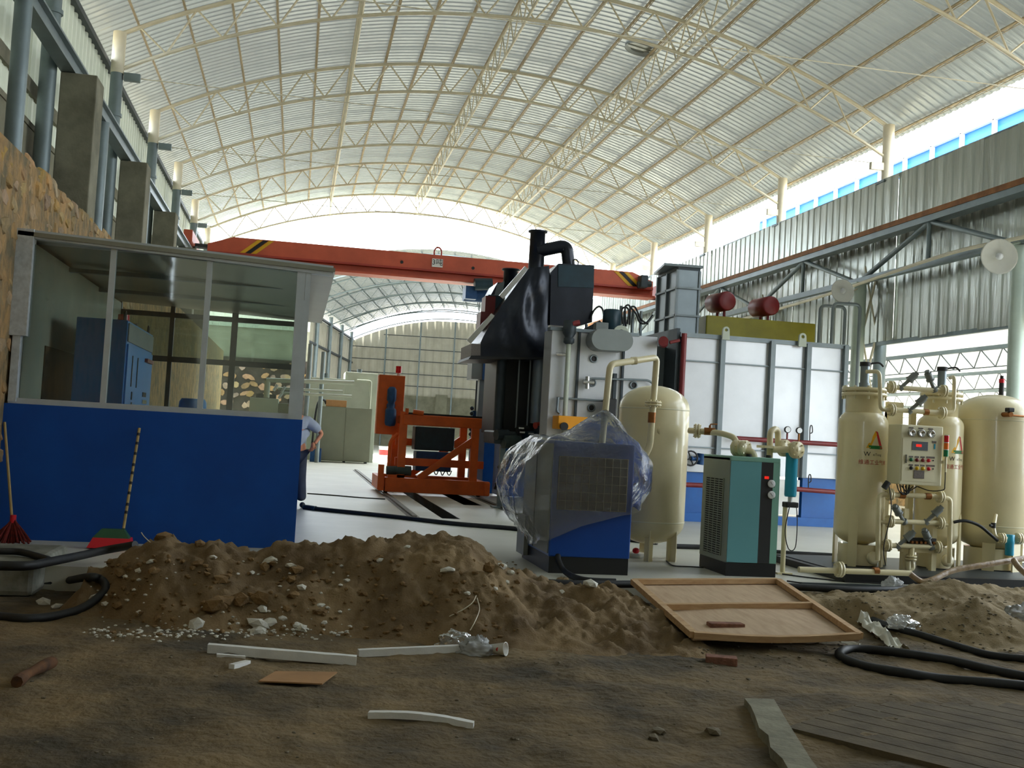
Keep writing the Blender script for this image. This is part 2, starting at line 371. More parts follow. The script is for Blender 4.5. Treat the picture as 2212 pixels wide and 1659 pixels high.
# ---- left wall: rubble base, concrete band, ribbed sheets above
def ribbed(b, p0, p1, z0, z1, depth, period=.3, thick=0, skew=.35):
    """vertical ribbed sheet between plan points p0, p1"""
    p0, p1 = V((*p0, 0)), V((*p1, 0)); d = p1-p0; L = d.length; d.normalize(); nrm = V((-d.y, d.x, 0)); t = 0; pr = []
    while t < L-1e-6:
        for q, h in ((0, 0), (.5, 0), (.6, 1), (.88, 1)):
            if t+q*period < L: pr.append(p0+d*(t+q*period)+nrm*(h*depth))
        t += period
    pr.append(p1); vs = []
    for p in pr: vs += [(p.x, p.y, z0), (p.x, p.y, z1)]
    b.add(vs, [(2*i, 2*i+2, 2*i+3, 2*i+1) for i in range(len(pr)-1)]); return b
wl = B().box((-4.15, -9, -.3), (-3.9, 46, 5.35)).obj('wall_left', 'concrete', kind='structure', label='concrete wall band above the rubble stone base')
for i in range(11):
    ya = -9+5*i
    ribbed(B(), (-3.98, ya+5), (-3.98, ya), 5.3, 7.92, .04).obj('sheet_panel', 'sheet_left', wl)
B().box((-4.0, -9, 7.88), (-3.86, 46, 7.98)).obj('top_rail', 'dark_steel', wl)
B().box((-3.96, -9, 5.75), (-3.9, 46, 5.95)).box((-3.96, -9, 5.28), (-3.88, 46, 5.36)).obj('girt', 'concrete_dark', wl)
rub = B(); rub.box((-3.54, -9, -.3), (-3.03, 45.1, 4.08)); ru = rub.obj('rubble_base', 'mortar', wl, label='rough ochre and grey rubble stone wall')
stones = []
for s in range(8):
    r2 = random.Random(s); n = 8; b = B(); o_ = []; i_ = []
    for k in range(n):
        t = 2*math.pi*k/n+r2.uniform(-.25, .25); q = r2.uniform(.72, 1.08)
        o_.append((0, math.cos(t)*q*.5, math.sin(t)*q*.5)); i_.append((.055+r2.uniform(-.02, .025), math.cos(t)*q*.36, math.sin(t)*q*.36))
    b.add(o_+i_+[(.065, 0, 0)], [(k, (k+1) % n, n+(k+1) % n, n+k) for k in range(n)]+[(n+k, n+(k+1) % n, 2*n) for k in range(n)])
    stones.append(mesh_of(b, 'stone', 'stone'))
for z0_, z1_, ya, yb in ((.1, 3.95, 10.3, 12.35), (2.95, 4.0, 12.35, 20.5)):
    z = z0_
    while z < z1_:
        y = ya+rnd.uniform(0, .2); hgt = rnd.uniform(.2, .27)
        while y < yb:
            wd = rnd.uniform(.22, .48)
            shared('stone', rnd.choice(stones), (-3.055+rnd.uniform(-.03, .0), y+wd/2, z+hgt/2+rnd.uniform(-.03, .03)), ru, rx=rnd.uniform(-.25, .25), sc=(rnd.uniform(.5, 1.0), wd*1.05, hgt*rnd.uniform(1.0, 1.2)))
            y += wd*rnd.uniform(.9, 1.05)
        z += hgt
# concrete piers that carry the crane rail
for i, Y in enumerate((16.0, 21.25, 26.2, 31.5, 36.8)):
    o = B().box((-3.54, Y, 4.09), (-3.05, Y+.55, 6.11), .015).obj('concrete_pier', 'concrete_dark', None, 'rough concrete pier carrying the crane rail above the stone wall, %s from the camera' % ordn[i], 'pier', 'concrete piers along the stone wall')
for i, Y in enumerate((13.3, 18.6, 23.7, 28.8, 34.2)):
    o = B().cyl((-3.4, Y, 4.08), (-3.4, Y, 6.11), .1, n=16).obj('rail_post', 'grey_steel', None, 'blue-grey pipe post between concrete piers under the crane rail, %s from the camera' % ordn[i], 'post', 'pipe posts under the crane rail')
o = thing('crane_rail', (-3.45, 12, 6.1), 'dark steel crane runway rail along the stone wall side', 'crane rail')
B().box((-3.55, 8, 6.12), (-3.35, 43, 6.15)).box((-3.48, 8, 6.15), (-3.42, 43, 6.36)).box((-3.55, 8, 6.36), (-3.35, 43, 6.39)).obj('beam', 'grey_steel', o)
B().box((-3.49, 8, 6.39), (-3.42, 43, 6.46)).obj('running_rail', 'alu', o)
# ---- right wall: silver ribbed sheets with daylight above and below
wr = B().box((11.98, -9, 7.22), (12.06, 45, 7.30)).box((11.98, -9, 5.5), (12.05, 45, 5.58)).box((11.98, -9, 3.72), (12.06, 45, 3.84)).obj('wall_right', 'grey_steel', kind='structure', label='wall of bright silver ribbed sheets hung above the open side')
B().box((12.0, -12, -.3), (12.1, 8.4, 3.85)).obj('lower_wall', 'concrete', wr)  # unseen wall added below the near sheets to keep the foreground dim
b = B(); ribbed(b, (0, 0), (0, .96), 3.78, 7.27, -.018, .32); sp = mesh_of(b, 'sheet_panel', 'sheet_right')
for i in range(56):
  if -9+.95*i < 8 or -9+.95*i > 14.6: shared('sheet_panel', sp, (11.95+rnd.uniform(-.008, .008), -9+.95*i, rnd.uniform(-.02, .02)), wr, rz=rnd.uniform(-.012, .012))
# crane runway truss on the right
o = thing('crane_runway', (11.5, 20, 5.0), 'blue-grey steel runway truss with rusty crane rail along the silver wall', 'runway truss')
B().box((11.42, 4, 5.98), (11.72, 43, 6.08)).obj('running_rail', 'rust_rail', o)
B().box((11.44, 4, 5.86), (11.7, 43, 5.98)).obj('top_chord', 'grey_steel', o); B().box((11.46, 4, 5.0), (11.6, 43, 5.12)).obj('bottom_chord', 'grey_steel', o)
for i in range(-3, 5):
    Y = Y0+BAY*i
    if Y-BAY/2 > 4:
        ym = Y-BAY/2
        bar('diagonal', (11.53, Y-.1, 5.06), (11.55, ym, 5.88), .05, 'grey_steel', o, 8); bar('diagonal', (11.55, ym, 5.88), (11.53, Y-BAY+.1, 5.06), .05, 'grey_steel', o, 8)
        bar('post', (11.53, ym, 5.06), (11.53, ym, 5.9), .045, 'grey_steel', o, 8)
    q = thing('crane_column', (11.58, Y, 0), 'pale round crane column before the silver wall, %s from the far end' % ordn[4-i], 'column', 'crane columns before the silver wall')
    B().cyl((11.58, Y, 0), (11.58, Y, 5.0), .135, n=18).box((11.4, Y-.18, 5.0), (11.7, Y+.18, 5.03)).obj('shaft', 'pale_steel', q)
    for k in range(3):
        z = 1.0+1.5*k; s = -1 if k % 2 else 1
        bar('lacing', (11.68, Y, z), (12.0, Y, z+1.4), .028, 'pale_pipe', q)
        bar('lacing', (12.0, Y, z), (11.68, Y, z+1.4), .02, 'pale_pipe', q)
pts = [onx(2212, 512, 11.3), onx(2060, 545, 11.3), onx(1905, 596, 11.3), onx(1800, 632, 11.3), onx(1700, 662, 11.3), onx(1600, 690, 11.3)]
B().tube([pts[0]+(pts[0]-pts[1])*2]+pts, .035, 8, 4).obj('conduit_pipe', 'pale_pipe', None, 'long cream conduit pipe running along the runway truss', 'pipe')
for k, (x, y, s) in enumerate(((2160, 553, .28), (1822, 628, .24))):
    p = onx(x, y, 10.9); q = thing('dish_lamp', p, ['white dish lamp on a bent arm, the nearer one at the picture edge', 'white dish lamp on the crane column nearest the furnace'][k], 'lamp', 'dish lamps on the runway')
    ax = V((-.75, -.55, -.35)).normalized()
    B().lathe(p, [(.03, -.16), (.06, -.08), (.07, -.05), (s, .02), (s+.01, .04), (s-.01, .035), (.08, -.02), (.001, -.02)], 24, ax).obj('shade', 'white', q)
    B().ball(p+ax*.02, .06, 10).obj('bulb', 'gauge_face', q)
    B().tube([p-ax*.15, p-ax*.3+V((0, 0, .02)), p+V((.3, .15, .05)), p+V((.42, .2, .1))], .014, 6, 5).obj('arm', 'pale_pipe', q)
# ---- the lower shed and neighbours beyond the open right side
b = B()
for j in range(90):
    y = 15.2+j*.32
    b.add([(12.2, y, 3.84), (21.5, y, 3.15), (21.5, y+.2, 3.15), (12.2, y+.2, 3.84), (21.5, y+.26, 3.20), (12.2, y+.26, 3.89), (21.5, y+.32, 3.15), (12.2, y+.32, 3.84)], [(0, 1, 2, 3), (3, 2, 4, 5), (5, 4, 6, 7)])
sh = b.obj('shed_roof', 'shed_sheet', None, 'low pale corrugated lean-to roof beyond the open side', 'roof')
for k in range(4):
    X = 13.4+2.4*k; z = 3.84-.0742*(X-12.2)-.12
    B().box((X-.04, 15.2, z-.02), (X+.04, 44, z+.06)).obj('purlin', 'grey_steel', sh)
    b = B()
    for j in range(22, 60): b.cyl((X, j*.7, z), (X+.1, j*.7+.35, z-.35), .012, n=4, smooth=False).cyl((X+.1, j*.7+.35, z-.35), (X, j*.7+.7, z), .012, n=4, smooth=False)
    b.cyl((X+.1, 15.4, z-.35), (X+.1, 42, z-.35), .016, n=4); b.obj('lattice', 'rib_grey', sh)
wb = B().box((17.0, 14, -.3), (17.25, 34, 1.75)).obj('yard_wall', 'mortar', None, 'red brick yard wall seen between the cream tanks', 'wall')
bk = mesh_of(B().box((-.115, -.02, 0), (.115, .02, .06)), 'brick', 'red_brick')
for r_ in range(17):
    for c in range(17):
        shared('brick', bk, (16.99, 20.3+c*.3+(.15 if r_ % 2 else 0), .05+r_*.1), wb, rz=math.pi/2, sc=(1.2, 1, 1.4))
for k in range(5):
    X = 19.5; Y = 17+2.3*k
    b = B(); ribbed(b, (X, Y+2.0), (X, Y), .6, 2.75, .1, .4); b.obj('hanging_sheet', 'white', None, 'bright white corrugated sheet standing beyond the yard wall, %s from the camera' % ordn[k], 'sheet', 'white sheets in the yard')
nb = thing('neighbour_building', (22.7, 40, 0), 'white building with a blue top band seen through the upper daylight gap', 'building')
B().box((22.6, 27, -.6), (24, 52, 12.26)).obj('white_wall', 'white', nb)
B().box((22.65, 27, 12.26), (24, 52, 13.0)).obj('blue_band', 'neigh_blue', nb)
for k in range(14): B().box((22.5, 27.1+1.85*k, 12.2), (22.66, 27.2+1.85*k, 13.0)).obj('mullion', 'white', nb)
B().box((22.5, 27, 12.96), (22.7, 52, 13.05)).obj('coping', 'alu', nb)
# ---- floor, trenches, rails, outside ground
xs = [-4.2, 2.38, 2.68, 3.25, 3.62, 22]; ysl = [10.35, 17.3, 20.7, 26.5, 31, 92]; b = B()
for i in range(5):
    for j in range(5):
        if (i == 1 and 1 <= j <= 3) or (i == 3 and 2 <= j <= 3): continue
        b.box((xs[i], ysl[j], -.22), (xs[i+1], ysl[j+1], 0))
fl = b.obj('floor', 'floor', kind='structure', label='pale concrete floor slab of the hall')
B().box((2.3, 17.2, -.45), (3.7, 31.1, -.4)).box((2.36, 17.2, -.4), (2.38, 31.1, -.01)).box((2.68, 17.2, -.4), (2.7, 31.1, -.01)).box((3.23, 20.6, -.4), (3.25, 31.1, -.01)).box((3.62, 20.6, -.4), (3.64, 31.1, -.01)).obj('trench_lining', 'trench', fl)
for X, ya, yb, l_ in ((1.93, 17.2, 34.5, 'steel floor rail on the booth side under the orange cart'), (3.9, 17.6, 31, 'steel floor rail nearest the furnace under the orange cart')):
    q = B().box((X-.035, ya, 0), (X+.035, yb, .035)).box((X-.09, ya, -.002), (X+.09, yb, .006)).obj('floor_rail', 'rail_steel', None, l_, 'rail')
B().box((-150, -150, -.9), (150, 200, -.6)).obj('outside_ground', 'outside_ground', kind='structure')
# ---- dirt ground in front of the slab
def nz(x, y, s, o=0.): return NZ.noise((x*s+o, y*s-o, o*1.7))
def fz(x, y, s, o=0., oc=4): return NZ.fractal((x*s+o, y*s-o, o), 1., 2., oc)
GZ = -.2
def ground_h(x, y):
    h = GZ+.035*nz(x, y, .7, 3)+.028*fz(x, y, 2.2, 8, 4)+.010*fz(x, y, 14, 2, 3)
    return h
def field(x0, x1, y0, y1, st, fn, mask=None):
    nx = int((x1-x0)/st)+1; ny = int((y1-y0)/st)+1; vs = []; fs = []
    for j in range(ny):
        for i in range(nx):
            x = x0+(x1-x0)*i/(nx-1); y = y0+(y1-y0)*j/(ny-1); vs.append((x, y, fn(x, y)))
    for j in range(ny-1):
        for i in range(nx-1):
            q = (j*nx+i, j*nx+i+1, (j+1)*nx+i+1, (j+1)*nx+i)
            if mask is None or any(mask(vs[k]) for k in q): fs.append(q)
    return vs, fs
vs, fs = field(-3.05, 8.6, 3.2, 10.42, .045, ground_h); g = B().add(vs, fs, True)
for a_ in ((-12, -9, -3.05, 12), (8.6, -9, 30, 12), (-3.05, -9, 8.6, 3.2)):
    g.add([(a_[0], a_[1], GZ), (a_[2], a_[1], GZ), (a_[2], a_[3], GZ), (a_[0], a_[3], GZ)], [(0, 1, 2, 3)])
g.obj('ground', 'dirt', kind='structure', label='bare brown dirt ground in front of the concrete slab')
# ---- end wall beside the opening, far hall
ew = B().box((-4.2, 50, -.2), (.35, 50.4, 5.55)).obj('wall_back', 'concrete', kind='structure', label='concrete wall with rubble stone foot behind the pale cabinets')
ribbed(B(), (.35, 49.98), (-4.2, 49.98), 5.5, 8.0, .05, .5).obj('sheet_panel', 'sheet_left', ew)
fb = B().box((-4.2, 49.9, -.2), (.4, 50, 4.15)).obj('rubble_foot', 'far_mortar', ew)
fst = []
for s in range(5):
    r2 = random.Random(s+50); b = B(); n = 7; ps = [(math.cos(2*math.pi*k/n)*r2.uniform(.35, .55), 0, math.sin(2*math.pi*k/n)*r2.uniform(.3, .5)) for k in range(n)]
    b.prism(ps, (0, -.09, 0)); fst.append(mesh_of(b, 'stone', 'far_stone'))
for r_ in range(9):
    for c in range(11):
        shared('stone', rnd.choice(fst), (-4.0+c*.4+rnd.uniform(-.12, .12), 49.9, .3+r_*.44+rnd.uniform(-.1, .1)), fb, ry=rnd.uniform(-.6, .6), sc=(rnd.uniform(.26, .48), 1, rnd.uniform(.22, .4)))
FT = Matrix.Translation((11.45, 82, 0)) @ Matrix.Rotation(-.181, 4, 'Z') @ Matrix.Translation((-XC, 0, 0))
fr = roof_sheet(FT, -27, -.8, 10.68, -4.4, 12.8, .5, 28); fc = fr.obj('far_ceiling', 'sheet', kind='structure', label='arched sheet roof of the second hall beyond')
pm2 = purlin_mesh(26.2, 'far_purlin', 'grey_steel')
for k in range(-9, 10):
    X = 4.2+.86*k; p = FT @ V((X, -26.6, arc(X, 10.56)))
    q = shared('purlin', pm2, p, fc); q.rotation_euler = (0, math.asin((X-XC)/AR), -.181)
for i in range(6):
    truss(FT @ Matrix.Translation((0, -1.2-5.1*i, 0)), 'grey arch truss of the second hall, %s from its end wall' % ordn[i], 'arch trusses of the second hall', 'grey_steel', 13, .011)
b = B(FT); n = 26; x0, x1 = -3.6, 12.0
bx = []
for i in range(n*4+1):
    X = x0+(x1-x0)*i/(n*4); bx.append((X, [0, 0, -.06, -.06][i % 4], arc(X, 9.75) if True else 0))
vv = []
for (X, yy, zz) in bx: vv += [(X, yy, 3.9), (X, yy, min(zz, 9.7))]
b.add(vv, [(2*i, 2*i+2, 2*i+3, 2*i+1) for i in range(len(bx)-1)])
fw = B(FT).box((-3.7, .02, -.3), (12.1, .3, 4.0)).obj('wall_far', 'concrete', kind='structure', label='end wall of the second hall with concrete foot')
b.obj('gable_sheet', 'sheet_far', fw)
for z in (4.6, 5.5, 6.5, 7.4, 8.4): B(FT).box((-3.6 if z < 7.8 else -1.2, -.13, z), (12 if z < 7.8 else 9.6, -.07, z+.05)).obj('girt', 'dark_steel', fw)
for X in (-1.0, 1.6, 4.2, 6.8): B(FT).box((X-.05, -.18, 0), (X+.05, -.1, arc(X, 9.7))).obj('mullion', 'grey_steel', fw)
B(FT).box((3.0, -.16, 0), (3.9, .0, 4.1)).obj('pier', 'concrete', fw)
wf = B(FT).box((-3.85, -30, -.3), (-3.65, 0, 4.0)).obj('wall_far_left', 'concrete', kind='structure', label='long side wall of the second hall')
b = B(FT); ribbed(b, (-3.7, 0), (-3.7, -30), 4.0, 7.9, -.05, .5); b.obj('side_sheet', 'sheet_far', wf)
for k in range(6): B(FT).cyl((-3.5, -1.2-5.1*k, 0), (-3.5, -1.2-5.1*k, 8.4), .13, n=10).obj('post', 'grey_steel', wf)
for z in (6.1, 7.85): B(FT).box((-3.62, -30, z), (-3.45, 0, z+.12)).obj('girt', 'dark_steel', wf)
wf2 = B(FT).box((12.05, -30, -.3), (12.2, 0, 7.2)).obj('wall_far_right', 'sheet_far', kind='structure', label='right side wall of the second hall')

wbk = B().box((-4.2, -12.2, -.6), (13.2, -12, 10.7)).obj('wall_rear_added', 'concrete', kind='structure', label='unseen end wall added behind the viewer to cut frontal light')  # added out of view, closes the hall against light from behind
# ================================================================= lettering
def text(body, size, origin, ux, uy, m, parent, name='lettering', ex=.0015, align='CENTER', font=None):
    cu = bpy.data.curves.new(name, 'FONT'); cu.body = body; cu.size = size; cu.extrude = ex; cu.align_x = align; cu.align_y = 'CENTER'; cu.resolution_u = 2
    t = bpy.data.objects.new(name, cu); COL.objects.link(t); bpy.context.view_layer.update()
    me = bpy.data.meshes.new_from_object(t.evaluated_get(bpy.context.evaluated_depsgraph_get())); bpy.data.objects.remove(t)
    ux = V(ux).normalized(); uy = V(uy).normalized(); uz = ux.cross(uy); me.materials.clear(); me.materials.append(MATS[m])
    M_ = Matrix((ux, uy, uz)).transposed()
    for v in me.vertices: v.co = M_ @ v.co
    o = bpy.data.objects.new(name, me); return link(o, parent, V(origin))

# ================================================================= glazed booth on the left
bo = thing('control_booth', (-1.5, 15.5, 0), 'glazed control booth with blue lower wall and grey aluminium frame', 'booth')
b = B(); b.box((-3.03, 12.3, 0), (.07, 12.42, 1.43)); b.obj('lower_wall', 'blue_panel', bo)
B().box((.0, 12.42, 0), (.07, 18.6, 1.43)).obj('lower_wall', 'blue_panel', bo)
fr_ = B(); fr_.box((-3.0, 12.33, 1.43), (.06, 12.4, 1.49)); fr_.obj('sill_rail', 'alu', bo)
b = B(); b.add([(-3.02, 12.3, 3.20), (.3, 12.3, 3.06), (.3, 12.42, 3.06), (-3.02, 12.42, 3.20), (-3.02, 12.3, 3.29), (.3, 12.3, 3.17), (.3, 12.42, 3.17), (-3.02, 12.42, 3.29)], [(0, 1, 2, 3), (4, 5, 6, 7), (0, 1, 5, 4), (1, 2, 6, 5), (2, 3, 7, 6), (3, 0, 4, 7)]); b.obj('top_rail', 'alu', bo)
for X in (-2.05, -1.04): B().box((X-.03, 12.33, 1.49), (X+.03, 12.4, 3.2)).obj('post', 'alu', bo)
B().box((-.09, 12.31, 1.43), (.0, 12.42, 3.1)).box((.005, 12.32, 1.43), (.06, 12.42, 3.1)).obj('post', 'alu', bo)
B().box((-3.03, 12.28, 2.15), (-2.86, 12.42, 3.29)).box((-3.0, 12.31, 1.45), (-2.92, 12.42, 2.15)).obj('post', 'alu_print', bo, label='wide end post with printed protective film')
for xa, xb in ((-2.9, -2.08), (-2.02, -1.07), (-1.01, -.09)): B().box((xa, 12.36, 1.49), (xb, 12.366, 3.14)).obj('pane', 'glass', bo)
b = B()
n = 22
for i in range(n):
    ya = 12.28+6.45*i/n; yb = ya+6.45/n; k = .03 if i % 2 else 0
    b.box((-3.02, ya, 3.30), (.32, yb, 3.345+k*.4))
b.T = Matrix(((1, 0, 0, 0), (0, 1, 0, 0), (-.036, 0, 1, -.19), (0, 0, 0, 1))); b.v = [b.T @ p for p in b.v]
b.obj('roof_sheet', 'roof_panel', bo)
for Y in (14.4, 16.5): B().box((-3.0, Y, 3.12), (.1, Y+.1, 3.17)).obj('roof_joist', 'grey_steel', bo)
B().box((-2.93, 12.42, 0), (-2.91, 18.6, 3.18)).obj('side_sheet', 'sheet_left', bo)
p0, p1 = onx(85, 690, -2.98), onx(172, 860, -2.98)
B().box((-2.91, 13.4, 0), (-2.895, 15.2, 2.12)).obj('dark_panel', 'black', bo)  # plain black panel set flat on the booth's side sheet
for X, w_ in ((-2.98, .04), (-2.1, .035), (-1.1, .05), (.03, .04)): B().box((max(X-w_, -2.9), 18.58, 0), (X+w_, 18.66, 3.2)).obj('rear_post', 'dark_steel', bo)
B().box((-3.0, 18.58, 2.27), (.03, 18.66, 2.36)).box((-3.0, 18.58, 3.0), (.03, 18.66, 3.08)).obj('rear_rail', 'dark_steel', bo)
for xa, xb in ((-2.94, -2.14), (-2.06, -1.15), (-1.05, -.01)): B().box((xa, 18.61, 2.36), (xb, 18.616, 3.0)).obj('pane', 'glass', bo)
for X in (.03,): B().box((X-.03, 15.4, 1.43), (X+.03, 15.47, 3.1)).obj('side_post', 'alu', bo)
# blue cabinet inside
cb = thing('control_cabinet', (-2.3, 14.8, 0), 'tall blue control cabinet with red beacon inside the glazed booth', 'cabinet')
B().box((-2.62, 13.6, 0), (-2.04, 15.9, 2.5), .01).obj('body', 'cab_blue', cb)
B().box((-2.04, 13.63, 2.25), (-2.025, 15.87, 2.47)).obj('header_strip', 'comp_grey', cb)
d = B().box((-2.04, 13.64, .1), (-2.02, 15.86, 2.22)).obj('door', 'cab_blue', cb)
for yy in (14.0, 14.45): B().box((-2.02, yy, 1.72), (-2.012, yy+.04, 2.1)).obj('louvre', 'black', d)
for k, (yy, zz, h_, w_) in enumerate(((14.1, 1.56, .1, .05), (14.1, 1.48, .05, .08), (15.1, 1.62, .06, .3), (15.1, 1.53, .05, .4), (14.0, 1.4, .06, .2), (15.0, 1.42, .06, .4))): B().box((-2.02, yy, zz), (-2.01, yy+w_, zz+h_)).obj('switch', 'chrome' if k % 2 else 'ink', d)
B().box((-2.02, 15.1, 2.08), (-1.98, 15.7, 2.13)).obj('warning_bar', 'pipe_red', d)
B().cyl((-2.2, 14.3, 2.5), (-2.2, 14.3, 2.62), .07, n=16).obj('beacon', 'beacon_red', cb)
B().cyl((-2.2, 15.1, 2.5), (-2.2, 15.1, 2.58), .06, n=12).obj('gland', 'black', cb)
for yy in (13.7, 15.8): B().tube([(-2.1, yy, 2.5), (-2.1, yy, 2.58), (-2.1, yy+.05, 2.62), (-2.1, yy+.1, 2.58), (-2.1, yy+.1, 2.5)], .012, 6, 4).obj('lifting_eye', 'dark_steel', cb)
wd = thing('water_dispenser', (-1.25, 14.2, 0), 'water dispenser with blue bottle inside the glazed booth', 'dispenser')
p = ony(416, 880, 14.2)
B().box((p.x-.17, 14.05, 0), (p.x+.17, 14.4, 1.2), .02).obj('body', 'white', wd)
B().lathe((p.x, 14.2, 1.2), [(.05, 0), (.06, .08), (.16, .16), (.17, .2), (.165, .26), (.17, .32), (.165, .38), (.14, .42), (.001, .42)], 20).obj('bottle', 'cab_blue', wd)
# ---- broom and mop-like brush leaning on the blue wall
br = thing('broom', (-2.95, 11.95, 0), 'besom broom with dark red bristles leaning on the blue wall by the stone', 'broom')
a_, c_ = ony(10, 912, 12.28), ony(26, 1122, 12.05)
B().tube([a_, c_], .014, 8, 1).obj('handle', 'bamboo', br)
b = B(); hd = ony(28, 1125, 12.03)
for k in range(26):
    t = (k/25-.5); e = ony(22+t*88, 1172+rnd.uniform(-4, 4), 11.9+rnd.uniform(-.08, .08))
    b.tube([hd+V((t*.03, 0, rnd.uniform(-.02, .02))), hd.lerp(e, .5)+V((t*.03, 0, 0)), e], .011, 5, 2)
b.obj('bristles', 'broom_red', br); B().cyl(hd+V((0, 0, -.03)), hd+V((0, 0, .06)), .03, n=10).obj('binding', 'red_plastic', br)
bs = thing('floor_brush', (-1.95, 12.0, 0), 'red and green push broom with worn striped handle leaning on the blue wall', 'brush')
a_ = ony(301, 925, 12.28); c_ = ony(267, 1142, 11.85); L_ = (c_-a_)
B().tube([a_, c_], .015, 8, 1).obj('handle', 'bamboo', bs)
for k in range(9): q = a_+L_*(.05+.1*k+rnd.uniform(-.02, .02)); B().cyl(q, q+L_*.028, .0163, n=8).obj('worn_band', 'ink', bs)
pz = onz(262, 1170, 0.); pz = V((pz.x, 11.78, 0)); w2 = .19
b = B(); b.add([(pz.x-w2, 11.7, .1), (pz.x+w2, 11.7, .1), (pz.x+w2, 11.86, .1), (pz.x-w2, 11.86, .1), (pz.x-w2*.55, 11.76, .2), (pz.x+w2*.6, 11.76, .2), (pz.x+w2*.6, 11.84, .2), (pz.x-w2*.55, 11.84, .2)], [(0, 1, 2, 3), (4, 5, 6, 7), (0, 1, 5, 4), (1, 2, 6, 5), (2, 3, 7, 6), (3, 0, 4, 7)]); b.obj('head', 'green_plastic', bs)
b = B(); b.add([(pz.x-w2-.03, 11.66, .015), (pz.x+w2+.02, 11.66, .015), (pz.x+w2+.02, 11.88, .015), (pz.x-w2-.03, 11.88, .015), (pz.x-w2+.02, 11.69, .115), (pz.x+w2, 11.69, .115), (pz.x+w2, 11.87, .115), (pz.x-w2+.02, 11.87, .115)], [(0, 1, 2, 3), (4, 5, 6, 7), (0, 1, 5, 4), (1, 2, 6, 5), (2, 3, 7, 6), (3, 0, 4, 7)]); b.obj('bristles', 'red_plastic', bs)

# ================================================================= overhead crane
cr = thing('overhead_crane', (4, 34, 6.1), 'orange single girder overhead crane spanning the hall with striped ends', 'crane')
T_ = [(-2.95, 6.36), (-2.95, 6.62), (-2.2, 6.88), (10.4, 6.88), (11.1, 6.62), (11.1, 6.36)]
B().prism([(x, 33.75, z) for x, z in T_], (0, .5, 0)).obj('girder', 'crane_orange', cr)
B().box((-3.0, 33.62, 6.08), (11.15, 34.38, 6.14)).box((-3.0, 33.9, 6.14), (11.15, 34.1, 6.38)).obj('lower_flange', 'crane_orange', cr)
B().box((-2.95, 33.7, 6.34), (11.1, 34.3, 6.4)).obj('web_plate', 'crane_dark', cr)
for xc, s in ((-1.55, 1), (10.15, -1)):
    for k, m_ in enumerate(('yellow_black', 'black', 'yellow_black')):
        x = xc+(k-1)*.17
        B().prism([(x-s*.28, 33.735, 6.42), (x-s*.28+.15, 33.735, 6.42), (x+s*.22+.15, 33.735, 6.85), (x+s*.22, 33.735, 6.85)], (0, .012, 0)).obj('hazard_stripe', m_, cr)
for X, m_ in ((-3.45, 'crane_orange'), (11.55, 'crane_dark')):
    B().box((X-.13, 32.9, 6.5 if X < 0 else 6.2), (X+.13, 35.1, 6.85 if X < 0 else 6.6), .02).obj('end_truck', m_, cr)
B().box((-3.4, 33.8, 6.5), (-2.9, 34.2, 6.6)).obj('end_bracket', 'dark_steel', cr)
B().box((10.55, 33.3, 6.35), (10.8, 33.7, 6.75), .03).cyl((10.5, 33.5, 6.45), (10.95, 33.5, 6.5), .1, n=12).obj('drive_motor', 'dark_steel', cr)
p = ony(945, 568, 33.7); pl = B().box((p.x-.17, 33.7, p.z-.13), (p.x+.17, 33.73, p.z+.13)).obj('load_plate', 'white', cr)
text('3吨', .23, (p.x, 33.695, p.z+.01), (1, 0, 0), (0, 0, 1), 'ink', pl)
q = V((p.x+.03, 34, 6.88)); B().tube([q+V((-.11, 0, 0)), q+V((-.11, 0, .17)), q+V((-.05, 0, .26)), q+V((.05, 0, .26)), q+V((.11, 0, .17)), q+V((.11, 0, 0))], .025, 8, 4).obj('lifting_ring', 'crane_dark', cr)
for px in (868, 1022): p = ony(px, 566+(px-868)*.085, 33.73); B().cyl(p, p+V((0, .03, 0)), .05, n=12).obj('port', 'black', cr)
hx = ony(1038, 625, 34)
ho = thing('hoist', (hx.x, 34, 5.6), 'dark blue electric hoist trolley under the orange crane girder', 'hoist')
B().cyl((hx.x-.3, 33.38, 6.0), (hx.x+.25, 33.38, 6.05), .19, n=16).obj('trolley_motor', 'motor_teal', ho)
B().cyl((hx.x-.55, 33.9, 5.72), (hx.x+.5, 33.9, 5.74), .22, n=18).box((hx.x-.55, 33.45, 5.55), (hx.x-.2, 34.1, 5.95)).box((hx.x-.1, 33.8, 5.9), (hx.x+.1, 34.1, 6.079)).obj('drum', 'motor_blue', ho)
B().cyl((hx.x, 34, 4.1), (hx.x, 34, 5.6), .012, n=6).obj('rope', 'dark_steel', ho)

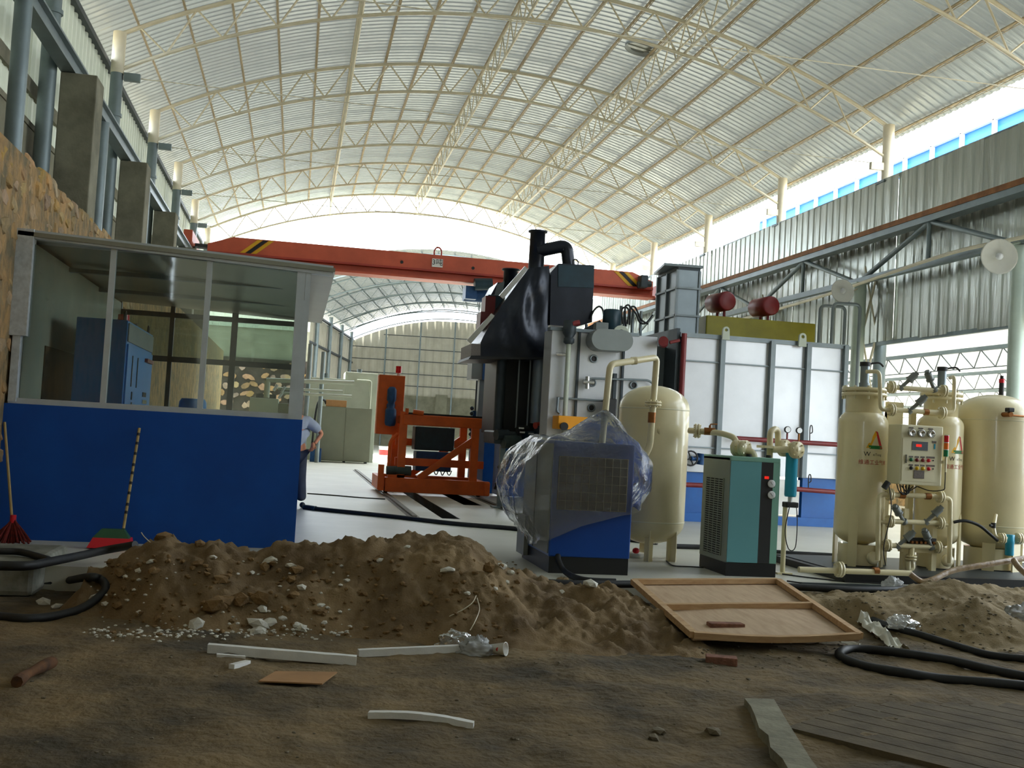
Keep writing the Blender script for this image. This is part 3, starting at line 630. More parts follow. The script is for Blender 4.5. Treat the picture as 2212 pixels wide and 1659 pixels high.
# ================================================================= orange cart on the floor rails
ct = thing('transfer_cart', (3.0, 23.6, 0), 'orange steel charging cart with tall drive box standing on floor rails', 'cart')
B().box((1.9, 22.85, .06), (4.12, 23.05, .36), .01).obj('front_beam', 'orange', ct)
B().box((1.9, 24.5, .06), (4.12, 24.7, .36), .01).obj('rear_beam', 'orange', ct)
for X in (1.76, 4.0): B().box((X, 22.8, .08), (X+.12, 24.75, .34 if X > 3 else .36), .01).obj('side_beam', 'orange', ct)
B().box((1.74, 22.78, .1), (1.86, 22.86, .62)).obj('end_plate', 'orange', ct)
for Y in (22.88, 24.55):
    B().box((2.14, Y, .36), (2.3, Y+.14, 1.75)).obj('upright', 'orange', ct); B().box((3.68, Y, .36), (3.84, Y+.14, 1.5)).obj('upright', 'orange', ct)
    B().box((2.2, Y-.02, 1.48), (4.14, Y+.16, 1.7), .02).obj('top_beam', 'orange', ct)
    u = V((3.72-2.62, 0, 1.22-.36)).normalized(); nn = V((-u.z, 0, u.x))*.065; a_ = V((2.6, Y+.02, .36)); c_ = V((3.74, Y+.02, 1.24))
    B().prism([a_-nn, c_-nn, c_+nn, a_+nn], (0, .1, 0)).obj('diagonal', 'orange', ct)
for Y in (22.9, 24.57): B().box((2.26, Y+.02, 1.7), (4.1, Y+.1, 1.74)).obj('track', 'black', ct)
B().box((2.1, 23.05, .62), (4.0, 23.15, .78)).obj('cross_rail', 'orange', ct); B().box((2.2, 24.3, 1.02), (3.9, 24.4, 1.18)).obj('cross_rail', 'orange', ct)
for X in (2.14, 3.7): B().box((X, 23.0, 1.5), (X+.12, 24.6, 1.66)).obj('cross_beam', 'orange', ct)
bx_ = B().box((1.68, 23.35, 1.25), (2.24, 23.75, 2.52), .012).obj('drive_box', 'orange', ct)
B().cyl((2.1, 23.5, 2.52), (2.1, 23.5, 2.58), .03, n=10).obj('beacon_base', 'white', bx_); B().cyl((2.1, 23.5, 2.58), (2.1, 23.5, 2.73), .062, n=14).obj('beacon', 'beacon_red', bx_)
B().lathe((1.96, 23.2, 1.42), [(.001, 0), (.1, .02), (.12, .08), (.12, .34), (.1, .38), (.07, .4), (.075, .52), (.1, .56), (.1, .78), (.06, .84), (.001, .85)], 16).cyl((1.96, 23.2, 1.86), (1.96, 23.37, 1.86), .09, n=12).obj('gear_motor', 'motor_blue', ct)
B().cyl((1.92, 22.95, .5), (2.14, 22.95, .51), .09, n=14).cyl((2.14, 22.95, .51), (2.44, 22.95, .51), .105, n=14).obj('travel_motor', 'motor_grey', ct)
B().box((1.95, 22.88, .36), (2.3, 23.02, .42)).obj('motor_mount', 'orange', ct)
B().pipe([(2.14, 23.1, 1.28), (1.98, 23.1, 1.12), (1.98, 23.1, .4)], .04, .2).obj('handrail', 'orange', ct)
B().box((2.24, 22.8, 1.72), (2.3, 22.92, 1.82)).cyl((2.4, 22.86, 1.76), (2.62, 22.86, 1.74), .05, n=10).obj('end_bracket', 'orange', ct)
B().box((2.55, 23.6, .95), (3.42, 24.2, 1.46), .02).obj('hopper', 'motor_teal', ct); B().box((2.6, 23.6, .5), (3.38, 24.2, .92), .02).obj('tray', 'motor_blue', ct)
B().tube([V((2.4+.05*k+.0, 23.2, .72+.05*math.sin(k*1.6))) for k in range(8)], .012, 6, 4).tube([V((2.9+.04*k, 23.2, .5+.06*math.sin(k*1.8))) for k in range(12)], .012, 6, 4).obj('coiled_cable', 'black', ct)
for X in (1.93, 3.9):
    for Y in (23.0, 24.55): B().cyl((X-.04, Y, .1), (X+.04, Y, .1), .065, n=14).obj('wheel', 'dark_steel', ct)

# ================================================================= pale cabinets at the far left
c1 = thing('switch_cabinet', (1.7, 41, 0), 'olive grey double door cabinet on the floor behind the man', 'cabinet')
B().box((.78, 40.8, .06), (2.76, 41.6, 2.05), .01).obj('body', 'cabinet_grey', c1)
for xa, xb in ((.8, 1.78), (1.8, 2.74)): B().box((xa, 40.78, .1), (xb, 40.8, 2.0)).obj('door', 'cabinet_grey', c1)
for X in (.9, 1.8, 2.6): B().box((X, 40.9, 0), (X+.08, 41.5, .06)).obj('foot', 'dark_steel', c1)
B().box((1.05, 40.85, 2.05), (1.8, 41.1, 2.3), .01).obj('carton', 'cardboard', None, 'small brown carton on top of the olive grey cabinet', 'box')
B().tube([(.62, 40.75, .1), (.66, 40.75, 1.4), (.75, 40.78, 2.15), (.95, 40.85, 2.28), (1.05, 40.95, 2.15)], .04, 8, 5).obj('cable', 'rubber', None, 'thick black cable rising beside the olive grey cabinet', 'cable')
c2 = thing('tall_cabinet', (1.6, 43, 0), 'tall pale green-white equipment housing behind the olive grey cabinet', 'cabinet')
B().box((.3, 42.2, 0), (1.75, 44, 3.15), .01).obj('body', 'cabinet_white', c2); B().box((1.75, 42.4, 0), (3.0, 44, 3.45), .01).obj('body_extension', 'cabinet_white', c2)
B().pipe([(2.2, 42.3, 3.15), (2.75, 42.3, 3.15), (2.75, 42.3, 1.2)], .035, .1).obj('side_pipe', 'cabinet_white', c2)
B().cyl((1.0, 42.8, 3.15), (1.0, 42.8, 3.35), .12, n=12).obj('top_fitting', 'dark_steel', c2); B().cyl((2.3, 42.8, 3.45), (2.3, 42.8, 3.6), .1, n=12).obj('top_fitting', 'dark_steel', c2)
c3 = thing('low_cabinet', (-1.1, 40, 0), 'pale low cabinet seen through the booth glass before the stone foot', 'cabinet')
p0, p1 = ony(540, 858, 40), ony(602, 862, 40)
B().box((p0.x, 40, 0), (p1.x, 41, p0.z), .01).obj('body', 'cabinet_white', c3); B().box((p1.x, 40.05, 0), (p1.x+.75, 41, p0.z-.15), .01).obj('wing', 'cabinet_grey', c3)
B().box((p0.x+.2, 40.2, p0.z), (p1.x-.1, 40.8, p0.z+.15)).obj('top_plate', 'dark_steel', c3)
pr = thing('pipe_rack', (0, 39.6, 0), 'pale pipe rack with crossed horizontal pipes beside the low cabinet', 'pipes')
for x, y in ((671, 743), (699, 760), (640, 790)): p = ony(x, y, 39.6); B().cyl((p.x, 39.6, 0), p, .08, n=12).obj('standpipe', 'grey_steel', pr)
for y0, y1, xa, xb, r_ in ((821, 827, 575, 765, .08), (839, 846, 600, 740, .05), (849, 856, 610, 760, .05)):
    B().cyl(ony(xa, y0, 39.4), ony(xb, y1, 39.4), r_, n=10).obj('crosspipe', 'cabinet_white', pr)
p = ony(578, 822, 39.4); B().cyl((p.x, 39.4, 2.2), (p.x, 39.4, p.z), .1, n=10).obj('downpipe', 'cabinet_white', pr)
for x, y in ((595, 838), (612, 842), (606, 855)): p = ony(x, y, 39.3); B().cyl(p+V((-.06, 0, -.1)), p+V((.06, 0, .12)), .05, n=8).obj('valve', 'alu', pr)

p = onz(829, 990, 0); bk_ = thing('paint_bucket', p, 'small white paint bucket with red label on the floor behind the cart', 'bucket')
B().lathe(p, [(.001, 0), (.2, 0), (.24, .5), (.25, .5), (.25, .53), (.22, .53), (.19, .03)], 18).obj('pail', 'white', bk_); B().lathe(p, [(.221, .15), (.236, .38)], 18).obj('paper_band', 'ink_red', bk_)
p = onz(682, 998, 0); q_ = thing('blue_case', p, 'small dark blue case on the floor beside the olive grey cabinet', 'case')
B().box((p.x-.22, p.y, 0), (p.x+.18, p.y+.5, .5), .02).obj('box', 'motor_blue', q_); B().tube([(p.x-.1, p.y+.25, .5), (p.x-.08, p.y+.25, .58), (p.x+.04, p.y+.25, .58), (p.x+.06, p.y+.25, .5)], .02, 6, 4).obj('grip', 'black', q_)
p = onz(1378, 1204, 0); q_ = thing('plastic_pot', p, 'small white and red plastic pot on the slab behind the compressor', 'pot')
B().lathe(p, [(.001, 0), (.1, 0), (.12, .05), (.11, .055), (.001, .03)], 18).obj('bowl', 'white', q_); B().ball(p+V((-.03, 0, .08)), .045, 10, (1, 1, .8)).obj('lid_knob', 'red_plastic', q_)
B().tube([onz(x, y, .01) for x, y in ((664, 1066), (720, 1070), (780, 1075), (832, 1078))], .012, 6, 4).obj('thin_cable', 'ink', None, 'thin dark cable on the slab between booth and floor rail', 'cable')
# ================================================================= black hood over the furnace door
hd_ = thing('exhaust_hood', (4.1, 20.8, 2.8), 'black sheet metal exhaust hood with two round chimneys above the furnace mouth', 'hood')
YF = 20.0
def PF(x, y, Y=YF): return ony(x, y, Y)
poly = [PF(1038, 770), PF(1038, 738), PF(1063, 690), PF(1088, 650), PF(1118, 610), PF(1142, 580), PF(1188, 574), PF(1190, 640), PF(1182, 690), PF(1186, 772)]
# front sheet slightly dished: grid between left slope edge and right edge
b = B(); rows = []
nr = 16; nc = 14
left = [PF(1038, 770), PF(1038, 738), PF(1063, 692), PF(1090, 650), PF(1118, 612), PF(1142, 580)]
def lerp_path(P, t):
    s = t*(len(P)-1); i = min(int(s), len(P)-2); return P[i].lerp(P[i+1], s-i)
right = [PF(1186, 772), PF(1186, 745), PF(1184, 700), PF(1188, 655), PF(1190, 612), PF(1186, 574)]
vs = []
for j in range(nr+1):
    a_, c_ = lerp_path(left, j/nr), lerp_path(right, j/nr)
    for i in range(nc+1):
        p = a_.lerp(c_, i/nc); e = math.sin(math.pi*i/nc)*math.sin(math.pi*min(1, j/nr*1.0))
        p = p+V((0, -.10*e+.09*math.exp(-((i/nc-.72)**2)/.03-((j/nr-.62)**2)/.02)+.05*math.sin(i*.9+j*.7)*e, 0)); vs.append(p)
back = [p+V((0, 1.35, 0)) for p in left]+[p+V((0, 1.35, 0)) for p in right[::-1]]
fs = [(j*(nc+1)+i, j*(nc+1)+i+1, (j+1)*(nc+1)+i+1, (j+1)*(nc+1)+i) for j in range(nr) for i in range(nc)]
b.add(vs, fs, True)
L_ = [lerp_path(left, j/nr) for j in range(nr+1)]; R_ = [lerp_path(right, j/nr) for j in range(nr+1)]
for P in (L_, R_):
    b.add(P+[p+V((0, 1.35, 0)) for p in P], [(j, j+1, nr+1+j+1, nr+1+j) for j in range(nr)])
b.add([L_[-1], R_[-1], R_[-1]+V((0, 1.35, 0)), L_[-1]+V((0, 1.35, 0))], [(0, 1, 2, 3)])
b.add([p+V((0, 1.35, 0)) for p in L_]+[p+V((0, 1.35, 0)) for p in R_], [(j, j+1, nr+1+j+1, nr+1+j) for j in range(nr)])
b.obj('hood_sheet', 'black_paint', hd_)
# pale folded edges on the sloping side
for (xa, ya, xb, yb) in ((1016, 742, 1068, 682), (1086, 645, 1140, 580)):
    a_, c_ = PF(xa, ya, 20.02), PF(xb, yb, 20.02); d = (c_-a_).normalized(); nn = V((-d.z, 0, d.x))*.055
    b = B(); b.prism([a_-nn*.2, c_-nn*.2, c_+nn*1.3, a_+nn*1.6], (0, .05, 0)); b.obj('edge_flashing', 'chrome', hd_)
B().box((PF(1017, 770).x, 20.0, PF(1017, 768).z), (PF(1038, 770).x, 21.3, PF(1020, 742).z)).obj('side_skirt', 'label_grey', hd_)
B().prism([PF(1012, 776), PF(1195, 776), PF(1190, 768), PF(1018, 768)], (0, 1.5, 0)).obj('rim', 'black', hd_)
p = PF(1158, 575, 20.6); B().lathe((p.x, 20.6, p.z-.1), [(.155, 0), (.15, .75), (.19, .76), (.19, .79), (.14, .79), (.14, .1)], 20).obj('chimney', 'black_paint', hd_)
p = ony(1102, 618, 21.9); B().lathe((p.x, 21.9, p.z-.25), [(.155, 0), (.15, .56), (.19, .57), (.19, .6), (.14, .6), (.14, .1)], 20).obj('chimney', 'black_paint', hd_)
q0, q1, q2, q3 = ony(1056, 645, 21.8), ony(1090, 610, 21.8), ony(1128, 610, 21.8), ony(1128, 700, 21.8)
B().prism([q0, ony(1075, 610, 21.8), q2, q3, ony(1056, 700, 21.8)], (0, 1.0, 0)).obj('rear_hood', 'black_paint', hd_)
B().prism([ony(1066, 648, 21.78), ony(1074, 614, 21.78), ony(1090, 607, 21.78), ony(1084, 648, 21.78)], (0, .05, 0)).obj('rear_flashing', 'silver_dark', hd_)
B().box(ony(1052, 682, 20.6), ony(1092, 646, 21.1), .02).obj('damper_box', 'motor_teal', hd_); B().box(ony(1047, 682, 20.55), ony(1062, 646, 21.0)).obj('damper_side', 'pipe_red', hd_)
B().box(ony(1037, 706, 20.4), ony(1052, 680, 20.9)).obj('latch', 'pipe_red', hd_)
# fan box and elbow duct to the right of the hood
fbx = thing('fan_box', (5.0, 20.3, 3.5), 'black steel fan box with elbow duct beside the exhaust hood', 'box')
YB = 19.95
B().prism([PF(1190, 588, YB), PF(1207, 569, YB), PF(1284, 573, YB), PF(1279, 696, YB), PF(1245, 706, YB), PF(1188, 702, YB)], (0, .95, 0)).obj('body', 'black_paint', fbx)
B().prism([PF(1206, 572, YB-.02), PF(1283, 575, YB-.02), PF(1283, 622, YB-.02), PF(1206, 619, YB-.02)], (0, .018, 0)).obj('cover_plate', 'motor_teal', fbx)
pts = [PF(1165, 541, 20.5), PF(1192, 534, 20.5), PF(1222, 527, 20.5), PF(1228, 545, 20.5), PF(1229, 574, 20.5)]
B().pipe([PF(1160, 543, 20.55), PF(1224, 530, 20.5), PF(1229, 576, 20.5)], .125, .14, 16).obj('elbow_duct', 'black_paint', fbx)
B().tube([PF(1238, 573, 20.2), PF(1238, 563, 20.2), PF(1244, 560, 20.2), PF(1249, 566, 20.2), PF(1248, 573, 20.2)], .012, 6, 4).obj('eye', 'black', fbx)
B().cyl(PF(1267, 700, 20.3), PF(1265, 722, 20.3), .03, n=8).obj('leg', 'grey_steel', fbx)
# furnace mouth frame below the hood
fm = thing('furnace_mouth', (4.1, 20.8, 0), 'dark furnace mouth frame of round columns under the black hood', 'furnace mouth')
B().box(PF(1064, 935, 20.7), PF(1182, 775, 22.0)).obj('shaft', 'black', fm)  # solid black box painted in for the dark void behind the columns
for xa, xb, yb, m_ in ((1070, 1092, 930, 'dark_steel'), (1148, 1180, 915, 'silver_dark')):
    a_ = PF((xa+xb)/2+3, 776, 20.4); c_ = PF((xa+xb)/2-3, yb, 20.4); B().cyl((a_.x, 20.4, a_.z), (a_.x, 20.4, c_.z), (xb-xa)/2*20.4/FPX, n=20).obj('column', m_, fm)
for x in (1090, 1122, 1146): a_ = PF(x, 778, 20.35); c_ = PF(x, 925, 20.35); B().box((a_.x-.012, 20.33, c_.z), (a_.x+.012, 20.36, a_.z)).obj('edge_bar', 'comp_grey', fm)
a_ = PF(1072, 930, 20.3); B().box((a_.x-.05, 20.2, a_.z-.25), (a_.x+.95, 21.4, a_.z), .03).obj('throat_plate', 'dark_steel', fm)
for k, (x, y, r_, m_) in enumerate(((1085, 940, .12, 'dark_steel'), (1105, 955, .16, 'motor_grey'), (1130, 930, .1, 'black'), (1150, 945, .14, 'motor_teal'), (1172, 930, .12, 'dark_steel'), (1165, 920, .08, 'crane_dark'), (1120, 970, .12, 'black'))):
    p = PF(x, y, 20.1); B().cyl(p+V((-r_, 0, 0)), p+V((r_, .1, .02)), r_*.8, n=14).obj('linkage', m_, fm)
for x, y in ((1126, 925), (1128, 934), (1147, 937)): p = PF(x, y, 20.0); B().cyl(p+V((-.05, 0, 0)), p+V((.05, 0, 0)), .02, n=8).obj('polished_rod', 'chrome', fm)
a_ = PF(1086, 965, 20.3); B().box((a_.x-.05, 20.25, 0), (a_.x+.05, 20.35, a_.z)).box((a_.x-.15, 20.15, 0), (a_.x+.15, 20.45, .03)).obj('leg', 'grey_steel', fm)
bc = thing('blue_column', (4.4, 25, 0), 'tall blue lifting column with pale front strip beside the hood', 'column')
p0 = ony(1019, 778, 25); p1 = ony(1063, 822, 25)
B().box((p0.x, 24.9, p1.z), (p0.x+.28, 25.6, p0.z)).obj('head_box_side', 'comp_grey', bc); B().box((p0.x+.25, 24.85, p1.z), (4.55, 25.6, p0.z)).obj('head_box', 'motor_blue', bc)
B().box((4.32, 25, 0), (4.6, 25.5, 3.1)).obj('column', 'blue_frame', bc); B().box((4.12, 24.95, .1), (4.32, 25.2, p1.z)).obj('front_strip', 'silver_dark', bc)
B().box((4.02, 25.05, .1), (4.1, 25.3, 1.9)).obj('cable_chain', 'motor_blue', bc)
B().cyl((4.05, 24.9, 1.9), (4.05, 24.9, 2.6), .02, n=6).obj('rod', 'dark_steel', bc)
for k in range(6): B().ball((3.98, 24.95, 1.35+.12*k), .05, 8).obj('knob', 'motor_teal', bc)
lb = thing('blue_machine_base', (4.8, 23.5, 0), 'bright blue machine base plate standing between cart and compressor', 'machine base')
B().box((4.42, 23.3, .05), (5.0, 24.2, 1.2), .02).obj('body', 'blue_frame', lb)
B().box((5.0, 23.3, .02), (6.2, 24.2, 1.3), .02).obj('rear_body', 'motor_blue', lb)
B().tube([(4.3, 23.2, .2), (4.4, 23.15, .5), (4.35, 23.2, .7), (4.45, 23.2, .45), (4.3, 23.2, .3)], .03, 6, 4).obj('hose_bundle', 'black', lb)

# ================================================================= silver furnace
fu = thing('furnace', (8, 20.5, 0), 'large silver painted industrial furnace with ribbed walls on a blue frame', 'furnace')
YS = 18.9
def S(x, y, Y=YS): return ony(x, y, Y)
B().box((4.38, YS, .95), (6.36, 19.5, 3.32), .01).obj('front_section', 'silver_paint', fu); B().box((5.1, 19.5, .95), (6.36, 22.4, 3.3)).obj('rear_section', 'silver_paint', fu)
B().box((6.82, YS, .9), (10.08, 22.8, 3.38), .01).obj('main_section', 'silver_paint', fu)
B().box((6.36, 19.4, .95), (6.82, 22.4, 3.2)).obj('link_section', 'silver_dark', fu)
B().box((4.34, YS-.04, 3.3), (6.0, YS+.2, 3.36)).obj('top_flange', 'silver_dark', fu)
B().box((6.78, YS-.05, 3.36), (10.12, 22.85, 3.44)).obj('top_flange', 'rib_grey', fu)
for x in (1247, 1344): X = S(x, 800).x; B().box((X-.02, YS-.05, .95), (X+.02, YS, 3.3)).obj('rib', 'dark_steel', fu)
for x in (1552, 1660, 1738): X = S(x, 880).x; B().box((X-.045, YS-.11, .9), (X+.045, YS, 3.4)).obj('rib', 'rib_grey', fu)
B().box((10.02, YS-.1, .9), (10.1, YS, 3.42)).obj('rib', 'rib_grey', fu)
for z in (2.93, 1.36): B().box((6.84, YS-.06, z-.012), (10.15 if z > 2 else 10.05, YS, z+.012)).obj('stiffener', 'rib_grey', fu)
B().box((6.68, YS-.12, .9), (6.74, 22.5, 3.5)).obj('joint_flange', 'dark_steel', fu)
a_ = S(1471, 722); B().cyl((a_.x, YS-.18, 1.2), (a_.x, YS-.18, a_.z), .05, n=12).obj('red_standpipe', 'pipe_red', fu)
p = S(1433, 741); B().cyl(p, p+V((-.12, -.35, .0)), .09, n=14).cyl(p+V((.05, -.2, 0)), S(1468, 735, YS-.2), .03, n=8).obj('red_cap', 'pipe_red', fu)
# oval cover drum with lug
c_ = S(1309, 738); b = B(); P = []
hw, hh = .38, .19
for k in range(24):
    t = 2*math.pi*k/24; P.append((c_.x+(hw-hh)*(1 if math.cos(t) > 0 else -1)+hh*math.cos(t), YS-.42, c_.z+hh*math.sin(t)))
b.prism(P, (0, .42, 0)); b.obj('oval_housing', 'comp_grey', fu)
def lug(x0, y0, x1, y1, Y, nm='lifting_lug'):
    a_, c_ = ony(x0, y1, Y), ony(x1, y0, Y); w_ = c_.x-a_.x; n = 14; hc = V(((a_.x+c_.x)/2, Y, c_.z-w_*.42)); ro = w_*.42; ri = w_*.2
    o_ = []; i_ = []
    for k in range(n):
        t = 2*math.pi*k/n-math.pi/2
        o_.append(hc+V((ro*math.cos(t), 0, ro*math.sin(t)))); i_.append(hc+V((ri*math.cos(t), 0, ri*math.sin(t))))
    for k in range(n):
        if o_[k].z < hc.z-.01: o_[k] = V((hc.x+(w_/2)*(o_[k].x-hc.x)/ro, Y, a_.z))
    D = V((0, .05, 0)); b = B(); vs = o_+i_+[p+D for p in o_]+[p+D for p in i_]
    fs = []
    for k in range(n):
        k2 = (k+1) % n; fs += [(k, k2, n+k2, n+k), (2*n+k, 2*n+k2, 3*n+k2, 3*n+k), (k, k2, 2*n+k2, 2*n+k), (n+k, n+k2, 3*n+k2, 3*n+k)]
    b.add(vs, fs); return b.obj(nm, 'cabinet_white', fu)
lug(1322, 704, 1362, 727, YS-.06); lug(1560, 706, 1578, 733, YS-.14); lug(1725, 720, 1744, 748, YS-.14)
for x, y in ((1282, 775), (1279, 827), (1277, 881), (1368, 832)):
    p = S(x, y); B().lathe(p+V((0, .0, 0)), [(.075, 0), (.075, .03), (.05, .03), (.048, .0)], 16, (0, -1, 0)).obj('port_ring', 'silver_dark', fu); B().cyl(p+V((0, -.005, 0)), p+V((0, -.012, 0)), .05, n=14).obj('port_glass', 'ink', fu)
X = S(1222, 800).x; B().cyl((X, YS-.12, 1.0), (X, YS-.12, 3.2), .045, n=12).obj('gas_pipe', 'cabinet_white', fu)
p = S(1222, 718); B().lathe((X, YS-.12, p.z-.22), [(.06, 0), (.1, .03), (.1, .1), (.07, .12), (.12, .2), (.12, .42), (.001, .43)], 14).obj('valve', 'dark_steel', fu)
p = S(1236, 702); B().cyl(p+V((-.05, -.2, 0)), p+V((.08, -.2, .03)), .05, n=10).obj('valve_red', 'pipe_red', fu)
p = S(1208, 766); B().cyl(p+V((-.08, -.1, 0)), p+V((.1, -.1, 0)), .03, n=8).obj('stub', 'chrome', fu)
pp = [S(1268, 840), S(1268, 818), S(1345, 820), S(1398, 822), S(1410, 832)]
B().pipe([q+V((0, -.1, 0)) for q in pp], .02, .08, 8).obj('air_line', 'silver_dark', fu)
p = S(1265, 826); B().cyl(p+V((-.08, -.12, 0)), p+V((.12, -.12, 0)), .045, n=10).cyl(p+V((0, -.12, -.12)), p+V((0, -.12, .1)), .04, n=10).obj('burner_fitting', 'chrome', fu)
B().pipe([S(1200, 860)+V((0, -.1, 0)), S(1300, 866)+V((0, -.1, 0))], .02, n=8).pipe([S(1203, 858)+V((0, -.1, 0)), S(1200, 888)+V((0, -.1, 0)), S(1206, 893)+V((0, -.1, 0))], .025, n=8).obj('drain_line', 'silver_dark', fu)
B().box((S(1328, 800).x-.03, YS-.06, 1.2), (S(1328, 800).x+.03, YS, 2.6)).obj('conduit', 'dark_steel', fu)
p0, p1 = S(1296, 900), S(1322, 862); B().box((p0.x, YS-.35, p0.z), (p1.x, YS-.1, p1.z), .03).obj('junction_box', 'ink', fu)
p0, p1 = S(1191, 926), S(1262, 902); B().box((p0.x, YS-.5, p0.z), (p1.x, YS-.05, p1.z), .01).obj('amber_beam', 'amber', fu)
p = S(1217, 921, YS-.52); B().cyl(p, p+V((0, -.08, 0)), .07, n=14).obj('amber_beam_wheel', 'black', fu)
p0, p1 = S(1262, 922), S(1310, 905); B().box((p0.x, YS-.4, p0.z-.3), (p1.x, YS-.05, p1.z)).obj('lower_bracket', 'motor_grey', fu)
# motor and hoses on the roof of the furnace
p = ony(1320, 712, 19.6); B().lathe((p.x, 19.6, 3.34), [(.1, 0), (.14, .12), (.17, .16), (.17, .46), (.14, .5), (.001, .5)], 18).obj('roof_motor', 'motor_teal', fu)
p = ony(1298, 703, 19.4); B().box((p.x-.12, 19.3, 3.34), (p.x+.12, 19.5, p.z+.05), .01).obj('roof_valve', 'comp_grey', fu)
p0, p1 = ony(1245, 728, 19.8), ony(1298, 698, 19.8); B().tube([p0, p1], .06, 8, 1).obj('roof_duct', 'dark_steel', fu)
b = B()
for pts in (((1305, 700), (1303, 672), (1294, 662), (1282, 672), (1275, 690)), ((1352, 705), (1350, 672), (1353, 660), (1361, 664), (1360, 702)), ((1345, 700), (1343, 670), (1352, 664), (1358, 672), (1355, 700)), ((1362, 664), (1374, 678), (1382, 696), (1395, 698), (1410, 680)), ((1360, 664), (1372, 664), (1385, 690), (1400, 700))):
    b.tube([ony(x, y, 19.9) for x, y in pts], .018, 6, 5)
b.obj('roof_hoses', 'rubber', fu, kind='stuff')
for x in (1340, 1348, 1366, 1384): p = ony(x, 700, 20.0); B().cyl((p.x, 20.0, 3.34), (p.x, 20.0, p.z+.15+.1*(x % 3)), .03, n=8).obj('roof_stub', 'silver_dark', fu)
# red pipes with gauges on the front
for (xa, ya, xb, yb) in ((1592, 947, 1818, 961), (1480, 1047, 1530, 1049), (1700, 1055, 1816, 1064)):
    B().cyl(S(xa, ya, YS-.3), S(xb, yb, YS-.3), .045, n=12).obj('red_pipe', 'pipe_red', fu)
for k, (x, y) in enumerate(((1701, 928), (1726, 930))):
    p = S(x, y, YS-.32); g_ = B().lathe(p+V((0, .02, 0)), [(.001, 0), (.06, 0), (.062, .04), (.05, .045)], 18, (0, -1, 0)).obj('gauge', 'ink', fu)
    B().cyl(p+V((0, -.02, 0)), p+V((0, -.028, 0)), .05, n=18).obj('dial', 'gauge_face', g_); B().cyl(p+V((0, 0, -.06)), p+V((0, 0, -.2)), .018, n=8).obj('stem', 'pipe_red' if k == 0 else 'brass', g_)
for (x, y) in ((1750, 925), (1747, 1031)):
    b = B(); b.tube([S(x-1, y+28, YS-.3), S(x, y-2, YS-.3), S(x+4, y-5, YS-.3), S(x+5, y+8, YS-.3), S(x+1, y+11, YS-.3)], .01, 6, 4); b.obj('siphon', 'ink', fu)
p = S(1492, 990, YS-.35); b = B()
b.tube([p+V((.13*math.cos(t*math.pi/8), 0, .13*math.sin(t*math.pi/8))) for t in range(17)], .016, 6, 1)
for t in range(4): b.cyl(p, p+V((.13*math.cos(t*math.pi/2+.4), 0, .13*math.sin(t*math.pi/2+.4))), .012, n=6)
b.obj('hand_wheel', 'ink', fu); q = S(1514, 992, YS-.2); B().cyl(p, q, .04, n=10).cyl(q+V((0, 0, -.1)), q+V((.02, 0, .1)), .09, n=12).obj('gate_valve', 'motor_blue', fu)
# blue carrying frame
for xa, xb in ((6.85, 7.5), (8.1, 8.3), (9.35, 10.08)): B().box((xa, YS+.05, 0), (xb, YS+.25, .9)).obj('frame_leg', 'blue_frame', fu)
B().box((6.85, YS, .0), (10.1, YS+.3, .16)).obj('frame_sill', 'blue_frame', fu); B().box((4.45, YS+.1, 0), (6.4, 19.5, .95)).obj('frame_plinth', 'motor_blue', fu)
B().box((8.6, YS+.06, .2), (9.3, YS+.09, .85)).obj('paper_sheet', 'white', fu); B().box((6.85, 22.4, 0), (10.1, 22.6, .9)).obj('rear_frame', 'blue_frame', fu)
# stack, expansion barrels, trough and hoops on the roof
st = thing('flue_stack', (7.2, 20.8, 3.44), 'square silver flue stack with angle bands on top of the furnace', 'stack')
YK = 20.5; p0, p1 = ony(1461, 718, YK), ony(1511, 582, YK)
B().box((p0.x, YK, 3.44), (p1.x, YK+1.25, 4.86)).obj('shaft', 'silver_dark', st)
for z in (3.95, 4.5): B().box((p0.x-.05, YK-.05, z-.02), (p1.x+.05, YK+1.3, z+.02)).obj('band', 'rib_grey', st)
for Y in (YK+.0, YK+.6, YK+1.2): B().box((p0.x-.05, Y, 3.44), (p0.x, Y+.05, 4.86)).obj('corner_angle', 'rib_grey', st)
B().box((p1.x-.01, YK-.03, 3.44), (p1.x+.03, YK, 4.86)).obj('corner_angle', 'rib_grey', st)
B().prism([(p0.x-.32, YK+.0, 4.92), (p1.x+.06, YK-.05, 4.92), (p1.x+.06, YK+1.3, 4.92), (p0.x-.1, YK+1.3, 4.92)], (0, 0, .05)).obj('cap', 'rib_grey', st)
B().box((p0.x-.02, YK, 4.86), (p1.x+.02, YK+1.25, 4.92)).obj('collar', 'dark_steel', st)
tr = B(); tr.box((8.05, 20.9, 3.44), (10.45, 22.3, 4.05), .02); tr.obj('yellow_trough', 'olive_yellow', None, 'long olive yellow steel trough on the furnace roof', 'trough')
for k, (x, y) in enumerate(((1572, 650), (1667, 660))):
    p = ony(x, y, 20.95); q = thing('red_barrel', (p.x, 21.4, 4.05), 'dark red expansion barrel on legs above the yellow trough, %s the flue stack' % ('nearer' if k == 0 else 'farther from'), 'barrel', 'red barrels')
    B().lathe((p.x, 20.95, p.z), [(.001, 0), (.17, .0), (.2, .02), (.2, .62), (.17, .64), (.001, .64)], 20, (-.12, 1, 0)).obj('drum', 'barrel_red', q)
    for dy in (.15, .5): B().cyl((p.x-.03*dy, 20.95+dy, 4.05), (p.x-.03*dy, 20.95+dy, p.z-.15), .03, n=8).obj('leg', 'barrel_red', q)
hp = thing('roof_hoops', (10.2, 21, 3.44), 'grey bent pipe hoops at the end of the furnace roof', 'pipes')
